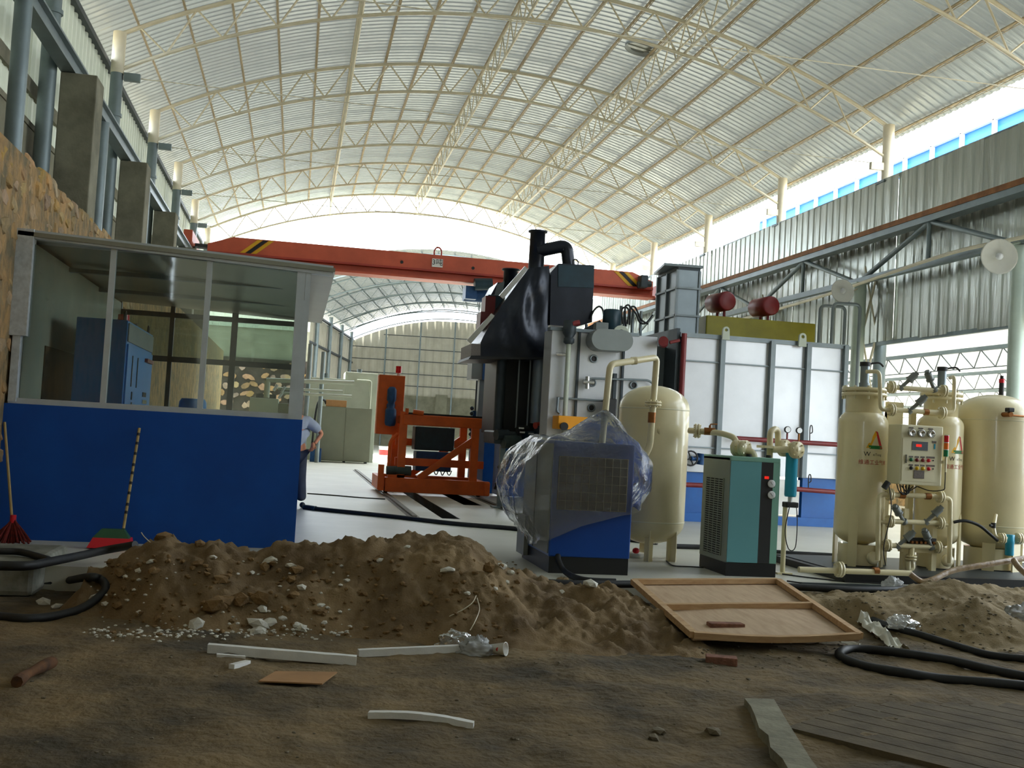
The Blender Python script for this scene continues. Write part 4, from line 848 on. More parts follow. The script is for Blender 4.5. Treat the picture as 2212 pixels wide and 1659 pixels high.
for xa, xb, yt, Y in ((1772, 1826, 660, 20.6), (1800, 1858, 655, 20.2)):
    a_, c_ = ony(xa, yt, Y), ony(xb, yt+3, Y); B().pipe([(a_.x, Y, 3.44), (a_.x, Y, a_.z), (c_.x, Y, c_.z), (c_.x, Y, 3.44 if c_.x < 10.1 else 1.5)], .035, .12, 10).obj('hoop', 'rib_grey', hp)
# ================================================================= air compressor under plastic
def plastic(name, clear, white, rough, bump):
    m = bpy.data.materials.new(name); m.use_nodes = True; n = m.node_tree.nodes; l = m.node_tree.links; o = n['Material Output']; n.remove(n['Principled BSDF'])
    t = n.new('ShaderNodeBsdfTransparent'); t.inputs[0].default_value = (.93, .95, .95, 1)
    d = n.new('ShaderNodeBsdfDiffuse'); d.inputs[0].default_value = (.72, .74, .72, 1); tl = n.new('ShaderNodeBsdfTranslucent'); tl.inputs[0].default_value = (.7, .72, .7, 1)
    g = n.new('ShaderNodeBsdfGlossy'); g.inputs['Roughness'].default_value = rough
    m1 = n.new('ShaderNodeMixShader'); m1.inputs[0].default_value = .5; l.new(d.outputs[0], m1.inputs[1]); l.new(tl.outputs[0], m1.inputs[2])
    m2 = n.new('ShaderNodeMixShader'); m2.inputs[0].default_value = white; l.new(t.outputs[0], m2.inputs[1]); l.new(m1.outputs[0], m2.inputs[2])
    fr2 = n.new('ShaderNodeFresnel'); fr2.inputs[0].default_value = 1.5; ad = n.new('ShaderNodeMath'); ad.operation = 'ADD'; ad.inputs[1].default_value = clear
    m3 = n.new('ShaderNodeMixShader'); l.new(fr2.outputs[0], ad.inputs[0]); l.new(ad.outputs[0], m3.inputs[0]); l.new(m2.outputs[0], m3.inputs[1]); l.new(g.outputs[0], m3.inputs[2])
    geo = n.new('ShaderNodeNewGeometry'); tx = n.new('ShaderNodeTexNoise'); tx.inputs['Scale'].default_value = 9; tx.inputs['Detail'].default_value = 3; tx.inputs['Distortion'].default_value = 1.5
    l.new(geo.outputs['Position'], tx.inputs['Vector']); bp = n.new('ShaderNodeBump'); bp.inputs['Strength'].default_value = bump; bp.inputs['Distance'].default_value = .04
    l.new(tx.outputs['Fac'], bp.inputs['Height'])
    for s in (g, fr2): l.new(bp.outputs[0], s.inputs['Normal'])
    l.new(m3.outputs[0], o.inputs['Surface']); MATS[name] = m
plastic('plastic_film', .03, .2, .2, .5); plastic('plastic_bag', .04, .6, .2, .6)
cp = thing('air_compressor', (3.06, 11.6, 0), 'blue box air compressor half covered by clear plastic sheet', 'compressor')
CX0, CX1, CY0, CY1 = 2.63, 3.5, 10.95, 12.3
B().box((CX0, CY0, .17), (CX1, CY1, 1.36), .012).obj('body', 'comp_blue', cp)
B().box((CX0-.012, CY0+.03, .2), (CX0, CY1-.02, 1.33)).obj('side_panel', 'comp_grey', cp)
B().box((CX0-.02, CY0+.7, .2), (CX0-.01, CY0+.72, 1.3)).obj('panel_seam', 'dark_steel', cp)
B().box((CX0+.01, CY0+.01, 0), (CX1-.01, CY1-.01, .17)).obj('base', 'black', cp)
B().box((CX0-.05, CY1-.35, .06), (CX0, CY1+.05, .5)).obj('side_foot', 'comp_grey', cp)
g0, g1 = ony(1207, 1098, CY0), ony(1362, 985, CY0); zt = 1.205; zb = .66
gr = B().box((2.685, CY0-.012, zb), (3.43, CY0+.001, zt)).obj('radiator', 'grille_dark', cp)
for k in range(10): X = 2.69+.735*k/9; bar('grille_wire', (X, CY0-.022, zb), (X, CY0-.022, zt), .0036, 'wire_grey', gr, 5)
for k in range(7): z = zb+(zt-zb)*k/6; bar('grille_wire', (2.685, CY0-.022, z), (3.43, CY0-.022, z), .0026, 'wire_grey', gr, 5)
B().tube([ony(1205, 1200, CY0), ony(1207, 1212, CY0-.06), ony(1222, 1236, 10.75), onz(1260, 1252, .03), onz(1330, 1256, .03)], .03, 8, 6).obj('power_cable', 'rubber', None, 'black cable coming out of the blue compressor onto the slab', 'cable')
# the sheet: rings from the crown down, following the box with slack
b = B(); NU, NV = 120, 30
per = []   # perimeter in plan (offset), clockwise seen from above starting at rear left
x0, x1, y0, y1 = CX0-.03, CX1+.03, CY0-.035, CY1+.04
def hem(u):   # bottom height along the perimeter
    key = [(0, .35), (.12, .3), (.22, .24), (.30, .30), (.34, .36), (.45, .50), (.60, .62), (.66, .66), (.70, .7), (.8, .75), (.9, .6), (1, .35)]
    for (a_, za), (c_, zc) in zip(key, key[1:]):
        if a_ <= u <= c_: return za+(zc-za)*(u-a_)/(c_-a_)
    return .4
def planp(u):
    segs = [((x0, y1), (x0, y0), .32), ((x0, y0), (x1, y0), .34), ((x1, y0), (x1, y1), .2), ((x1, y1), (x0, y1), .14)]; s = u
    for (a_, c_, f) in segs:
        if s <= f+1e-9: t = s/f; return V((a_[0]+(c_[0]-a_[0])*t, a_[1]+(c_[1]-a_[1])*t, 0))
        s -= f
    return V((x0, y1, 0))
ctr = V(((x0+x1)/2, (y0+y1)/2, 0)); vs = []
def wav(p, k): return V((NZ.noise(p*k), NZ.noise(p*k+V((7, 3, 1))), NZ.noise(p*k+V((1, 9, 4)))))
for j in range(NV+1):
    v = j/NV
    for i in range(NU):
        u = i/NU; P = planp(u)
        if v < .3:
            t = v/.3; q = ctr.lerp(P, .02+.98*t)
            # tent ridge blown up at the right rear
            z = 1.385+.34*math.exp(-((q.x-3.36)**2)/.12-((q.y-11.5)**2)/.18)*(1-t**6)+.03*(1-t)
            p = V((q.x, q.y, z))
        else:
            t = (v-.3)/.7; zb_ = hem(u); z = 1.38+(zb_-1.38)*t
            sl = 0
            if u < .32: sl = (.26*math.sin(math.pi*min(1, t*1.05))**.8)*min(1, (.36-u)/.1)+.05*t   # slack bulge on the left side
            if .62 < u < .86: sl = .13*math.sin(math.pi*t)+.04*t
            out = (P-ctr); out = V((out.x*1.2, out.y*.25, 0)) if (u < .32 or u > .66) else V((0, -1, 0)); out.normalize()
            p = V((P.x, P.y, z))+out*(sl+.012)
        a = .016 if .33 < u < .64 and v > .3 else .045
        wv = wav(p, 5.5)*a+wav(p, 13)*a*.35
        if .33 < u < .64 and v > .3: wv = V((0, -abs(wv.y)-.006, 0))
        vs.append(p+wv)
fs = [(j*NU+i, j*NU+(i+1) % NU, (j+1)*NU+(i+1) % NU, (j+1)*NU+i) for j in range(NV) for i in range(NU)]
b.add(vs, fs, True); b.obj('plastic_cover', 'plastic_film', None, 'crumpled clear plastic sheet draped over the blue compressor', 'plastic sheet')

# ================================================================= cream air receiver
def tank_profile(r, z0, z1, dome):
    pr = [(.001, z0-dome)]
    for k in range(1, 8): t = math.pi/2*k/7; pr.append((r*math.sin(t), z0-dome*math.cos(t)))
    for k in range(0, 8): t = math.pi/2*k/7; pr.append((r*math.cos(t), z1+dome*math.sin(t)))
    return pr
def flange(b, p, ax, r, th=.03, gap=.012):
    p = V(p); ax = V(ax).normalized()
    b.lathe(p-ax*(th+gap/2), [(.001, 0), (r, 0), (r, th), (r*.55, th), (r*.55, th+gap), (r, th+gap), (r, 2*th+gap), (.001, 2*th+gap)], 18, ax)
    u = ax.orthogonal().normalized(); w_ = ax.cross(u)
    for k in range(6):
        q = p+(u*math.cos(k*math.pi/3)+w_*math.sin(k*math.pi/3))*r*.78; b.cyl(q-ax*(th+.022), q+ax*(th+.022), r*.1, n=6, smooth=False)
    return b
tk = thing('air_receiver', (4.25, 12.62, 0), 'tall cream air receiver tank behind the plastic covered compressor', 'tank')
B().lathe((4.25, 12.62, 0), tank_profile(.425, .45, 1.82, .27), 40).obj('vessel', 'cream', tk)
for z in (.46, 1.8): B().lathe((4.25, 12.62, 0), [(.426, z-.008), (.430, z), (.426, z+.008)], 40).obj('weld_seam', 'cream_box', tk)
for a_ in (-1.85, -.9, .2, 1.4, 2.8):
    c_ = V((4.25+.3*math.cos(a_), 12.62+.3*math.sin(a_), 0)); t = V((-math.sin(a_), math.cos(a_), 0)); r_ = V((math.cos(a_), math.sin(a_), 0))
    B().prism([c_-t*.05, c_+t*.05, c_+t*.05+V((0, 0, .42)), c_-t*.05+V((0, 0, .42))], r_*.02).prism([c_, c_+r_*.1, c_+r_*.1+V((0, 0, .45)), c_+V((0, 0, .4))], t*.015).obj('leg', 'cream', tk)
p = ony(1428, 930, 12.22); B().lathe((p.x, 12.2, p.z), [(.001, 0), (.055, 0), (.06, .04), (.09, .05), (.09, .08), (.06, .09), (.06, .16)], 16, (0, 1, 0)).obj('manhole', 'cream', tk)
Yp = 12.05; A = [ony(1400, 988, Yp), ony(1404, 965, Yp), ony(1411, 880, Yp), ony(1419, 772, Yp), ony(1318, 787, 11.75), ony(1303, 905, 11.75)]
ap = thing('air_pipe', (4.2, 12.0, 1.2), 'cream bent air pipe with flange joining compressor and cream receiver', 'pipe')
B().pipe([A[0]+V((-.06, 0, -.02)), A[1], A[3], A[4], A[5]+V((0, 0, -.3))], .038, .07, 12).obj('run', 'cream', ap)
flange(B(), ony(1411, 872, Yp), (0, 0, 1), .095, .02).obj('flange', 'cream', ap)
p = ony(1408, 902, Yp); B().cyl(p+V((0, 0, -.06)), p+V((0, 0, .06)), .045, n=12).obj('ball_valve', 'brass', ap)
p = (A[3]+A[4])/2; B().cyl(p+V((-.03, 0, -.005)), p+V((.03, 0, .005)), .046, n=12).obj('coupling', 'cream', ap)

# ================================================================= teal dryer and its pipework
dr = thing('air_dryer', (4.95, 11.6, 0), 'teal refrigerated air dryer cabinet with black control strip', 'dryer')
DX0, DX1, DY0, DY1 = 4.67, 5.25, 11.2, 12.0
B().box((DX0, DY0, .14), (DX1, DY1, 1.29), .012).obj('body', 'dryer_side', dr)
B().box((DX0+.005, DY0-.012, .15), (5.03, DY0, 1.25)).obj('front_panel', 'teal', dr)
B().box((DX0, DY0-.014, 1.25), (DX1, DY1, 1.3), .006).obj('top_trim', 'teal_edge', dr)
B().box((5.03, DY0-.011, .15), (5.17, DY0, 1.25)).obj('control_strip', 'ink', dr)
B().box((5.17, DY0-.012, .15), (DX1, DY0, 1.25)).obj('edge_panel', 'teal_edge', dr)
B().box((DX0+.01, DY0+.01, 0), (DX1-.01, DY1, .14)).box((DX0, DY0-.008, 0), (DX1, DY0+.01, .145)).obj('base', 'black', dr)
gl = B().box((DX0-.006, 11.35, .2), (DX0, 11.85, 1.05)).obj('side_grille', 'grille_dark', dr)
for k in range(34): z = .21+.83*k/33; B().box((DX0-.014, 11.35, z), (DX0-.004, 11.85, z+.011)).obj('louvre', 'dryer_side', gl)
for k in range(5): y = 11.35+.5*k/4; B().box((DX0-.015, y-.004, .2), (DX0-.005, y+.004, 1.05)).obj('louvre_bar', 'dryer_side', gl)
B().box((5.07, DY0-.014, 1.07), (5.12, DY0-.01, 1.10)).obj('display', 'led_red', dr)
for y in (1045, 1069):
    p = ony(1666, y, DY0-.012); g_ = B().lathe(p, [(.001, 0), (.043, 0), (.043, .012), (.036, .014), (.001, .014)], 18, (0, -1, 0)).obj('gauge', 'gauge_face', dr)
    bar('needle', p+V((-.015, -.016, .02)), p+V((.012, -.016, -.012)), .002, 'ink', g_, 4); B().cyl(p+V((.03, 0, -.035)), p+V((.03, -.012, -.035)), .006, n=6).obj('stop_pin', 'chrome', g_)
dp = thing('dryer_pipework', (5.0, 11.7, 1.3), 'cream flanged pipework on top of the teal dryer', 'pipes')
T1 = ony(1488, 930, 12.2); B().pipe([T1, ony(1556, 935, 11.9), ony(1587, 945, 11.75), ony(1594, 965, 11.7)], .035, .1, 12).obj('inlet_pipe', 'cream', dp)
flange(B(), ony(1506, 931, 12.12), (1, -.35, 0), .085, .022).obj('flange', 'cream', dp)
p = ony(1533, 932, 12.0); B().cyl(p+V((-.06, .02, 0)), p+V((.06, -.02, 0)), .045, n=12).cyl(p, p+V((0, 0, .07)), .014, n=8).pipe([p+V((0, 0, .07)), p+V((.01, 0, .085)), p+V((.09, 0, .09))], .008, n=6).obj('ball_valve', 'brass', dp)
for x, y, Y in ((1593, 968, 11.62), (1608, 969, 11.5)): p = ony(x, y, Y); flange(B(), p, (.5, -1, 0), .095, .02).obj('flange', 'cream', dp)
p = ony(1600, 972, 11.56); B().pipe([p, p+V((.1, -.1, -.01)), p+V((.13, -.1, -.1))], .04, .06).obj('elbow', 'cream', dp)
p = ony(1618, 985, 11.45); B().cyl(p+V((0, 0, -.06)), p+V((0, 0, .02)), .03, n=12).obj('grommet', 'black', dp)
a_ = ony(1663, 985, 11.5); B().pipe([(a_.x, 11.5, 1.25), ony(1664, 930, 11.5), ony(1680, 925, 11.55), ony(1681, 972, 11.6)], .035, .07, 12).obj('outlet_bend', 'cream', dp)
a_, c_ = ony(1668, 971, 11.45), ony(1722, 971, 11.4); B().cyl(a_, c_, .038, n=14).obj('outlet_pipe', 'cream', dp)
for x, y, Y, ax in ((1694, 968, 11.55, (.35, -1, 0)), (1720, 972, 11.4, (.25, -1, 0))): flange(B(), ony(x, y, Y), ax, .098, .02).obj('flange', 'cream', dp)
p = ony(1653, 965, 11.5); B().box((p.x-.06, 11.4, p.z-.015), (p.x+.06, 11.6, p.z+.015)).obj('tee_flange', 'cream', dp)
p = ony(1660, 985, 11.45); B().cyl(p+V((0, 0, -.06)), p+V((0, 0, .01)), .03, n=12).obj('grommet', 'black', dp)
fl_ = thing('line_filter', (5.45, 11.5, 0), 'cyan cylindrical line filter on a cream stand right of the dryer', 'filter')
p0, p1 = ony(1707, 1073, 11.5), ony(1707, 975, 11.5); rr = .068
B().lathe((p0.x, 11.5, p0.z), [(.001, 0), (rr*.9, 0), (rr, .02), (rr, p1.z-p0.z-.06), (rr*1.05, p1.z-p0.z-.05), (rr*1.05, p1.z-p0.z), (.001, p1.z-p0.z)], 22).obj('bowl', 'cyan', fl_)
B().cyl((p0.x, 11.5, p0.z-.06), (p0.x, 11.5, p0.z), .025, n=10).obj('drain', 'gauge_face', fl_); B().box((p0.x-.07, 11.44, p0.z-.12), (p0.x+.08, 11.56, p0.z-.06), .01).obj('drain_valve', 'ink', fl_)
B().cyl((p0.x-.03, 11.55, 0), (p0.x-.03, 11.55, p0.z-.1), .028, n=12).box((p0.x-.12, 11.48, 0), (p0.x+.06, 11.62, .02)).obj('stand', 'cream', fl_)
B().tube([(p0.x-.05, 11.4, p0.z-.1), (p0.x-.1, 11.38, .5), (p0.x-.05, 11.38, .3), (p0.x+.03, 11.38, .32), (p0.x+.05, 11.4, .6), (p0.x+.05, 11.44, p0.z-.1)], .006, 6, 6).obj('cord', 'ink', fl_)

# ================================================================= twin tower gas generator
SKY = (10.95, 12.75)
sk = thing('skid_frame', (7.4, 11.8, 0), 'low black steel skid frame under the cream twin tanks', 'frame')
for Y in SKY: B().box((5.95, Y, .0), (9.6, Y+.12, .09)).obj('runner', 'black', sk)
for X in (5.95, 7.1, 8.2, 9.5): B().box((X, SKY[0]+.12, .0), (X+.1, SKY[1], .08)).obj('cross_member', 'black', sk)
B().box((6.05, SKY[0]+.1, .06), (9.5, SKY[1], .09)).obj('deck', 'dark_steel', sk)
ps = thing('gas_generator', (7.12, 11.9, .09), 'cream twin tower gas generator with control box and valve manifold', 'gas generator')
def tower(X, Y, r, z1, nm):
    v = B().lathe((X, Y, 0), tank_profile(r, .5, z1, r*.6), 36).obj('tower', 'cream', ps)
    zn = z1+r*.6
    B().lathe((X, Y, zn-.12), [(r*.74, 0), (r*.74, .26), (r*.92, .26), (r*.92, .30), (r*.8, .30), (r*.8, .315), (r*.92, .315), (r*.92, .36), (.001, .36)], 30).obj('neck_flange', 'cream', v)
    for k in range(10):
        t = 2*math.pi*k/10; B().cyl((X+r*.86*math.cos(t), Y+r*.86*math.sin(t), zn+.1), (X+r*.86*math.cos(t), Y+r*.86*math.sin(t), zn+.26), .014, n=6).obj('bolt', 'cream_box', v)
    B().cyl((X-.02, Y-.03, zn+.24), (X-.02, Y-.03, zn+.30), .062, n=16).cyl((X-.02, Y-.03, zn+.30), (X-.02, Y-.03, zn+.5), .052, n=16).obj('press_cylinder', 'silver_dark', v)
    B().cyl((X-.02, Y-.03, zn+.5), (X-.02, Y-.03, zn+.55), .062, n=16).obj('cylinder_cap', 'ink', v); B().tube([(X+.03, Y-.04, zn+.53), (X+.14, Y-.06, zn+.55), (X+.2, Y-.06, zn+.51)], .012, 6, 5).obj('air_hose', 'ink', v)
    for a_ in (-2.3, -.8, .8, 2.3):
        c_ = V((X+(r-.02)*math.cos(a_), Y+(r-.02)*math.sin(a_), .09)); t = V((-math.sin(a_), math.cos(a_), 0)); rr_ = V((math.cos(a_), math.sin(a_), 0))
        B().prism([c_-t*.05, c_+t*.05, c_+t*.05+V((0, 0, .62)), c_+V((0, 0, .68)), c_-t*.05+V((0, 0, .62))], rr_*.025).obj('leg', 'cream', v)
    B().cyl((X, Y, .1), (X, Y, .34), r*.8, n=24).obj('skirt', 'cream', v)
    return v, zn
TY = 11.95
v1, zn1 = tower(6.64, TY, .285, 1.78, 'l'); v2, zn2 = tower(7.66, TY, .27, 1.80, 'r')
# frame posts
for X in (6.98, 7.3): B().box((X, 12.0, .09), (X+.07, 12.06, 1.95)).obj('frame_post', 'cream', ps)
B().box((6.98, 11.98, 1.1), (7.18, 12.05, 2.05)).obj('frame_plate', 'cream', ps)
YM = 11.5
def valve(p, tilt, m='comp_grey', s=1.):
    d = V((math.sin(tilt), -.25, math.cos(tilt))).normalized(); p = V(p); q = B()
    q.cyl(p, p+d*.13*s, .022*s, n=10); q.cyl(p+d*.13*s, p+d*.145*s, .05*s, n=14); q.cyl(p+d*.145*s, p+d*.23*s, .043*s, n=14); q.cyl(p+d*.23*s, p+d*.26*s, .03*s, n=12); q.cyl(p-d*.02, p+d*.02, .04*s, n=12)
    return q.obj('angle_valve', m, ps)
def hpipe(x0, y0, x1, y1, r=.03, Y=YM, fl=True, nm='manifold_pipe'):
    a_, c_ = ony(x0, y0, Y), ony(x1, y1, Y); B().cyl(a_, c_, r, n=12).obj(nm, 'cream', ps)
    if fl:
        for p, s in ((a_, 1), (c_, -1)): flange(B(), p+(c_-a_).normalized()*s*.03, c_-a_, .072, .018).obj('flange', 'cream', ps)
# upper manifold
hpipe(1921, 836, 2043, 845); hpipe(1921, 885, 2040, 892)
for xs_, yt, yb in ((1900, 802, 885), (2062, 814, 890)):
    s = 1 if xs_ < 1950 else -1
    a_ = ony(xs_, yt, YM); c_ = ony(xs_+s*2, yb, YM); B().pipe([a_+V((-s*.06, .18, .0)), a_, c_, ony(xs_+s*22, yb+1, YM)], .024, .07, 10).obj('riser', 'cream', ps)
for x, y, t in ((1945, 838, .75), (2018, 842, -.6), (1964, 888, .75)): valve(ony(x, y, YM), t)
p = ony(2000, 890, YM); B().cyl(p+V((-.03, 0, 0)), p+V((.03, 0, 0)), .036, n=10).obj('coupling', 'brass', ps)
# control box
BX0, BX1, BZ0, BZ1, BY = 7.0, 7.62, 1.07, 1.755, 11.38
p0, p1 = ony(1942, 1046, BY), ony(2038, 922, BY); BX0, BX1, BZ0, BZ1 = p0.x, p1.x, p0.z, p1.z
bxx = B().box((BX0, BY, BZ0), (BX1, BY+.28, BZ1), .01).obj('control_box', 'cream_box', ps)
def bp_(x, y): return ony(x, y, BY-.004)
d0, d1 = bp_(1947, 1038), bp_(2026, 950); 
dd = B().box((d0.x, BY-.006, d0.z), (d1.x, BY, d1.z)).obj('box_door', 'cream_box', bxx)
for k in range(3):
    p = ony(1968+21*k, 935+1.3*k, BY-.004); g_ = B().lathe(p, [(.001, 0), (.042, 0), (.044, .03), (.036, .034), (.034, .026), (.001, .026)], 20, (0, -1, 0)).obj('gauge', 'chrome', bxx)
    # face plate just inside the bezel
    B().box((p.x-.028, BY-.006, p.z+.05), (p.x+.028, BY-.001, p.z+.066)).obj('name_tag', 'label_grey', bxx)
def plate(x0, y0, x1, y1, m, nm, t=.006): a_, c_ = bp_(x0, y1), bp_(x1, y0); return B().box((a_.x, BY-.006-t, a_.z), (c_.x, BY-.006, c_.z)).obj(nm, m, bxx)
plate(1970, 955, 2004, 972, 'lcd_grey', 'display'); plate(1978, 960, 1990, 965, 'led_red', 'display_digits', .008); plate(2013, 953, 2022, 957, 'label_grey', 'name_tag'); plate(2017, 959, 2020, 970, 'cyan', 'thermometer')
plate(1973, 1017, 1996, 1033, 'label_grey', 'data_plate'); plate(1955, 982, 1958, 1000, 'chrome', 'handle', .012)
for row, (yy, cols) in enumerate(((993, ('green_btn', 'barrel_red', 'barrel_red', 'red_plastic')), (1011, ('ink', 'yellow_btn', 'yellow_btn', 'red_plastic')))):
    for k, m_ in enumerate(cols):
        p = bp_(1967.5+12.6*k, yy+k*.6); B().lathe((p.x, BY-.006, p.z), [(.021, 0), (.021, .008), (.016, .01), (.016, .024), (.001, .026)], 14, (0, -1, 0)).obj('button', m_, bxx)
        plate(1963+12.6*k, yy-8+k*.6, 1972+12.6*k+(9 if k == 3 else 0), yy-5+k*.6, 'label_grey', 'name_tag', .003)
    p = bp_(2015, yy+2); B().cyl((p.x, BY-.006, p.z), (p.x, BY-.015, p.z), .008, n=8).obj('key_switch', 'ink', bxx)
# stack light
p = ony(2042, 1020, BY-.03); tl_ = B().cyl((p.x, BY-.03, p.z), (p.x, BY-.03, p.z+.18), .014, n=10).box((p.x-.03, BY-.03, p.z+.1), (p.x-.005, BY+.02, p.z+.13)).obj('stack_light', 'cream_box', ps)
zz = p.z+.18
for m_ in ('green_lens', 'orange_lens', 'beacon_red'):
    B().cyl((p.x, BY-.03, zz), (p.x, BY-.03, zz+.075), .028, n=16).obj('lens', m_, tl_); zz += .075; B().cyl((p.x, BY-.03, zz), (p.x, BY-.03, zz+.008), .029, n=16).obj('ring', 'gauge_face', tl_); zz += .008
B().tube([(p.x, BY-.03, p.z), (p.x, BY-.03, BZ0+.02), (p.x, BY, BZ0-.04), (p.x-.1, BY+.1, BZ0-.06), (p.x-.25, BY+.12, BZ0-.02)], .006, 6, 5).obj('cord', 'ink', tl_)
b = B()
for k in range(5): b.tube([V((BX0+.03+.04*k, BY+.1, BZ0)), V((BX0+.06+.03*k, BY+.08, BZ0-.09-.02*(k % 2))), V((BX0+.16, BY+.1, BZ0-.1)), V((BX0+.12+.05*k, BY+.15, BZ0-.02))], .007, 6, 5)
b.obj('wiring', 'ink', ps, kind='stuff')
# lower manifold
hpipe(1917, 1068, 2036, 1073); hpipe(1917, 1126, 2036, 1130); hpipe(1911, 1178, 2030, 1182)
for xs_, yt, yb in ((1898, 1068, 1210), (2053, 1075, 1216)):
    s = 1 if xs_ < 1950 else -1
    B().pipe([ony(xs_+s*18, yt, YM), ony(xs_, yt+2, YM), ony(xs_-2, yb, YM)], .028, .07, 10).obj('downcomer', 'cream', ps)
for x, y in ((1900, 1128), (2050, 1134)): p = ony(x, y, YM); B().cyl(p+V((-.02, 0, 0)), p+V((.1 if x < 1950 else -.1, 0, 0)), .02, n=8).obj('stub', 'cream', ps)
for x, y, t in ((1953, 1127, -.75), (2000, 1128, .7), (1938, 1180, .75), (2012, 1182, -.6)): valve(ony(x, y, YM), t, 'comp_grey')
for x, y in ((1948, 1070), (2004, 1072)): p = ony(x, y, YM); B().cyl(p+V((-.035, 0, 0)), p+V((.035, 0, 0)), .038, n=10).obj('coupling', 'brass', ps)
p0 = ony(1970, 1182, YM); p1 = ony(1968, 1205, YM); B().cyl(p0, p1, .03, n=10).obj('drop_leg', 'cream', ps); flange(B(), p1, (0, 0, 1), .065, .018).obj('flange', 'cream', ps)
B().pipe([p1, ony(1972, 1228, YM), ony(1962, 1232, YM), ony(1962, 1212, YM)], .03, .06).obj('u_bend', 'cream', ps)
for X in (6.99, 7.36): B().box((X, 11.55, .09), (X+.06, 11.62, .8)).obj('manifold_post', 'cream', ps)
B().box((6.95, 11.52, .3), (7.45, 11.6, .36)).obj('manifold_bar', 'cream', ps)
sv = B().box((7.03, 11.5, .37), (7.38, 11.56, .47)).obj('solenoid_bank', 'ink', ps)
for k in range(6): B().cyl((7.06+.055*k, 11.47, .42), (7.06+.055*k, 11.5, .42), .016, n=8).obj('solenoid', 'brass', sv)
for x, y in ((1884, 1205), (2045, 1210)):
    p = ony(x, y, 11.62); B().lathe(p, [(.001, -.02), (.06, -.02), (.06, .0), (.075, .0), (.075, .03), (.03, .035), (.001, .035)], 16, (0, -1, 0)).obj('hand_hole', 'cream', ps)
a_, c_ = ony(1772, 1230, 10.9), ony(1968, 1237, 10.9); ip = B().cyl((a_.x-.25, 10.9, .13), (c_.x, 10.9, .13), .032, n=12).obj('inlet_header', 'cream', ps); flange(B(), ony(1813, 1230, 10.9), (1, 0, 0), .085, .022).obj('flange', 'cream', ps)
p = ony(1892, 1233, 10.9); B().cyl(p+V((-.03, 0, 0)), p+V((.03, 0, 0)), .04, n=10).obj('coupling', 'brass', ps)
p = ony(1915, 1047, 11.4); B().cyl(p+V((-.03, 0, -.04)), p+V((.02, 0, .03)), .035, n=10).obj('gauge_cock', 'ink', ps)
B().tube([p+V((.03, 0, .0)), p+V((.06, -.02, -.3)), p+V((-.02, -.03, -.7)), p+V((.03, 0, -.92))], .006, 6, 6).obj('sample_hose', 'ink', ps)
# painted emblem and lettering on the towers
def emblem(v, X, r, cx, zc, s):
    """triangle of three coloured strokes with lettering, wrapped on the tower front"""
    def on(dx, dz):   # offset along the surface -> point just proud of the cylinder
        a_ = cx+dx/r; return V((X+(r+.003)*math.sin(a_), TY-(r+.003)*math.cos(a_), zc+dz))
    def quad(P, m_):
        n = 6; b = B(); top = [V((*P[0], 0)).lerp(V((*P[1], 0)), k/n) for k in range(n+1)]; bot = [V((*P[3], 0)).lerp(V((*P[2], 0)), k/n) for k in range(n+1)]
        vs = [on(q.x, q.y) for q in top]+[on(q.x, q.y) for q in bot]; b.add(vs, [(k, k+1, n+1+k+1, n+1+k) for k in range(n)]); b.obj('emblem_stroke', m_, v)
    quad([(0, .5*s), (.15*s*.6, .32*s), (-.26*s, -.42*s), (-.48*s, -.42*s)], 'logo_yellow')
    quad([(0, .5*s), (.14*s, .5*s-.05*s), (.5*s, -.42*s), (.3*s, -.42*s)], 'logo_red')
    quad([(-.36*s, -.28*s), (.4*s, -.28*s), (.48*s, -.46*s), (-.3*s, -.46*s)], 'logo_green')
    return on
def curved_text(body, size, on, dx, dz, m_, v, r):
    o = text(body, size, (0, 0, 0), (1, 0, 0), (0, 0, 1), m_, None); me = o.data
    for p in me.vertices: q = on(p.co.x+dx, p.co.z+dz); k = -p.co.y; p.co = q
    c_ = sum((p.co for p in me.vertices), V())/max(1, len(me.vertices))
    for p in me.vertices: p.co -= c_
    o.parent = v; o.location = c_-WL[v.name]; WL[o.name] = c_; return o
for v, X, r, cx in ((v1, 6.64, .285, .02), (v2, 7.66, .27, .33)):
    on = emblem(v, X, r, cx, 1.57, .22)
    curved_text('W', .075, on, -.09, -.165, 'ink', v, r); curved_text('eiTong', .042, on, .035, -.168, 'label_grey', v, r)
    curved_text('维通工业气体', .062, on, 0, -.262, 'ink_red', v, r)

# ================================================================= cream buffer tank at the right edge
t2 = thing('buffer_tank', (8.46, 12.05, .09), 'big cream buffer tank at the right edge with brass valve', 'tank')
B().lathe((8.46, 12.05, 0), tank_profile(.49, .62, 1.93, .3), 44).obj('vessel', 'cream', t2)
for z in (.63, 1.9): B().lathe((8.46, 12.05, 0), [(.491, z-.006), (.495, z), (.491, z+.006)], 44).obj('weld_seam', 'cream_box', t2)
for a_ in (-2.2, -1.2, -.3, 1.0, 2.4):
    c_ = V((8.46+.34*math.cos(a_), 12.05+.34*math.sin(a_), .09)); t = V((-math.sin(a_), math.cos(a_), 0)); r_ = V((math.cos(a_), math.sin(a_), 0))
    B().prism([c_-t*.075, c_+t*.06, c_+t*.075+V((0, 0, .48)), c_-t*.08+V((0, 0, .5))], r_*.022).obj('leg', 'cream', t2)
B().cyl((8.46, 12.05, .1), (8.46, 12.05, .35), .3, n=20).obj('skirt', 'cream', t2)
p = ony(2163, 848, 12.05); q = B().cyl((p.x, 12.05, 2.2), (p.x, 12.05, 2.42), .03, n=10).obj('safety_valve', 'ink', t2); B().cyl((p.x, 12.05, 2.38), (p.x, 12.05, 2.43), .034, n=10).obj('seal', 'red_plastic', q); B().cyl((p.x, 12.05, 2.42), (p.x, 12.05, 2.47), .022, n=8).obj('valve_cap', 'ink', q)
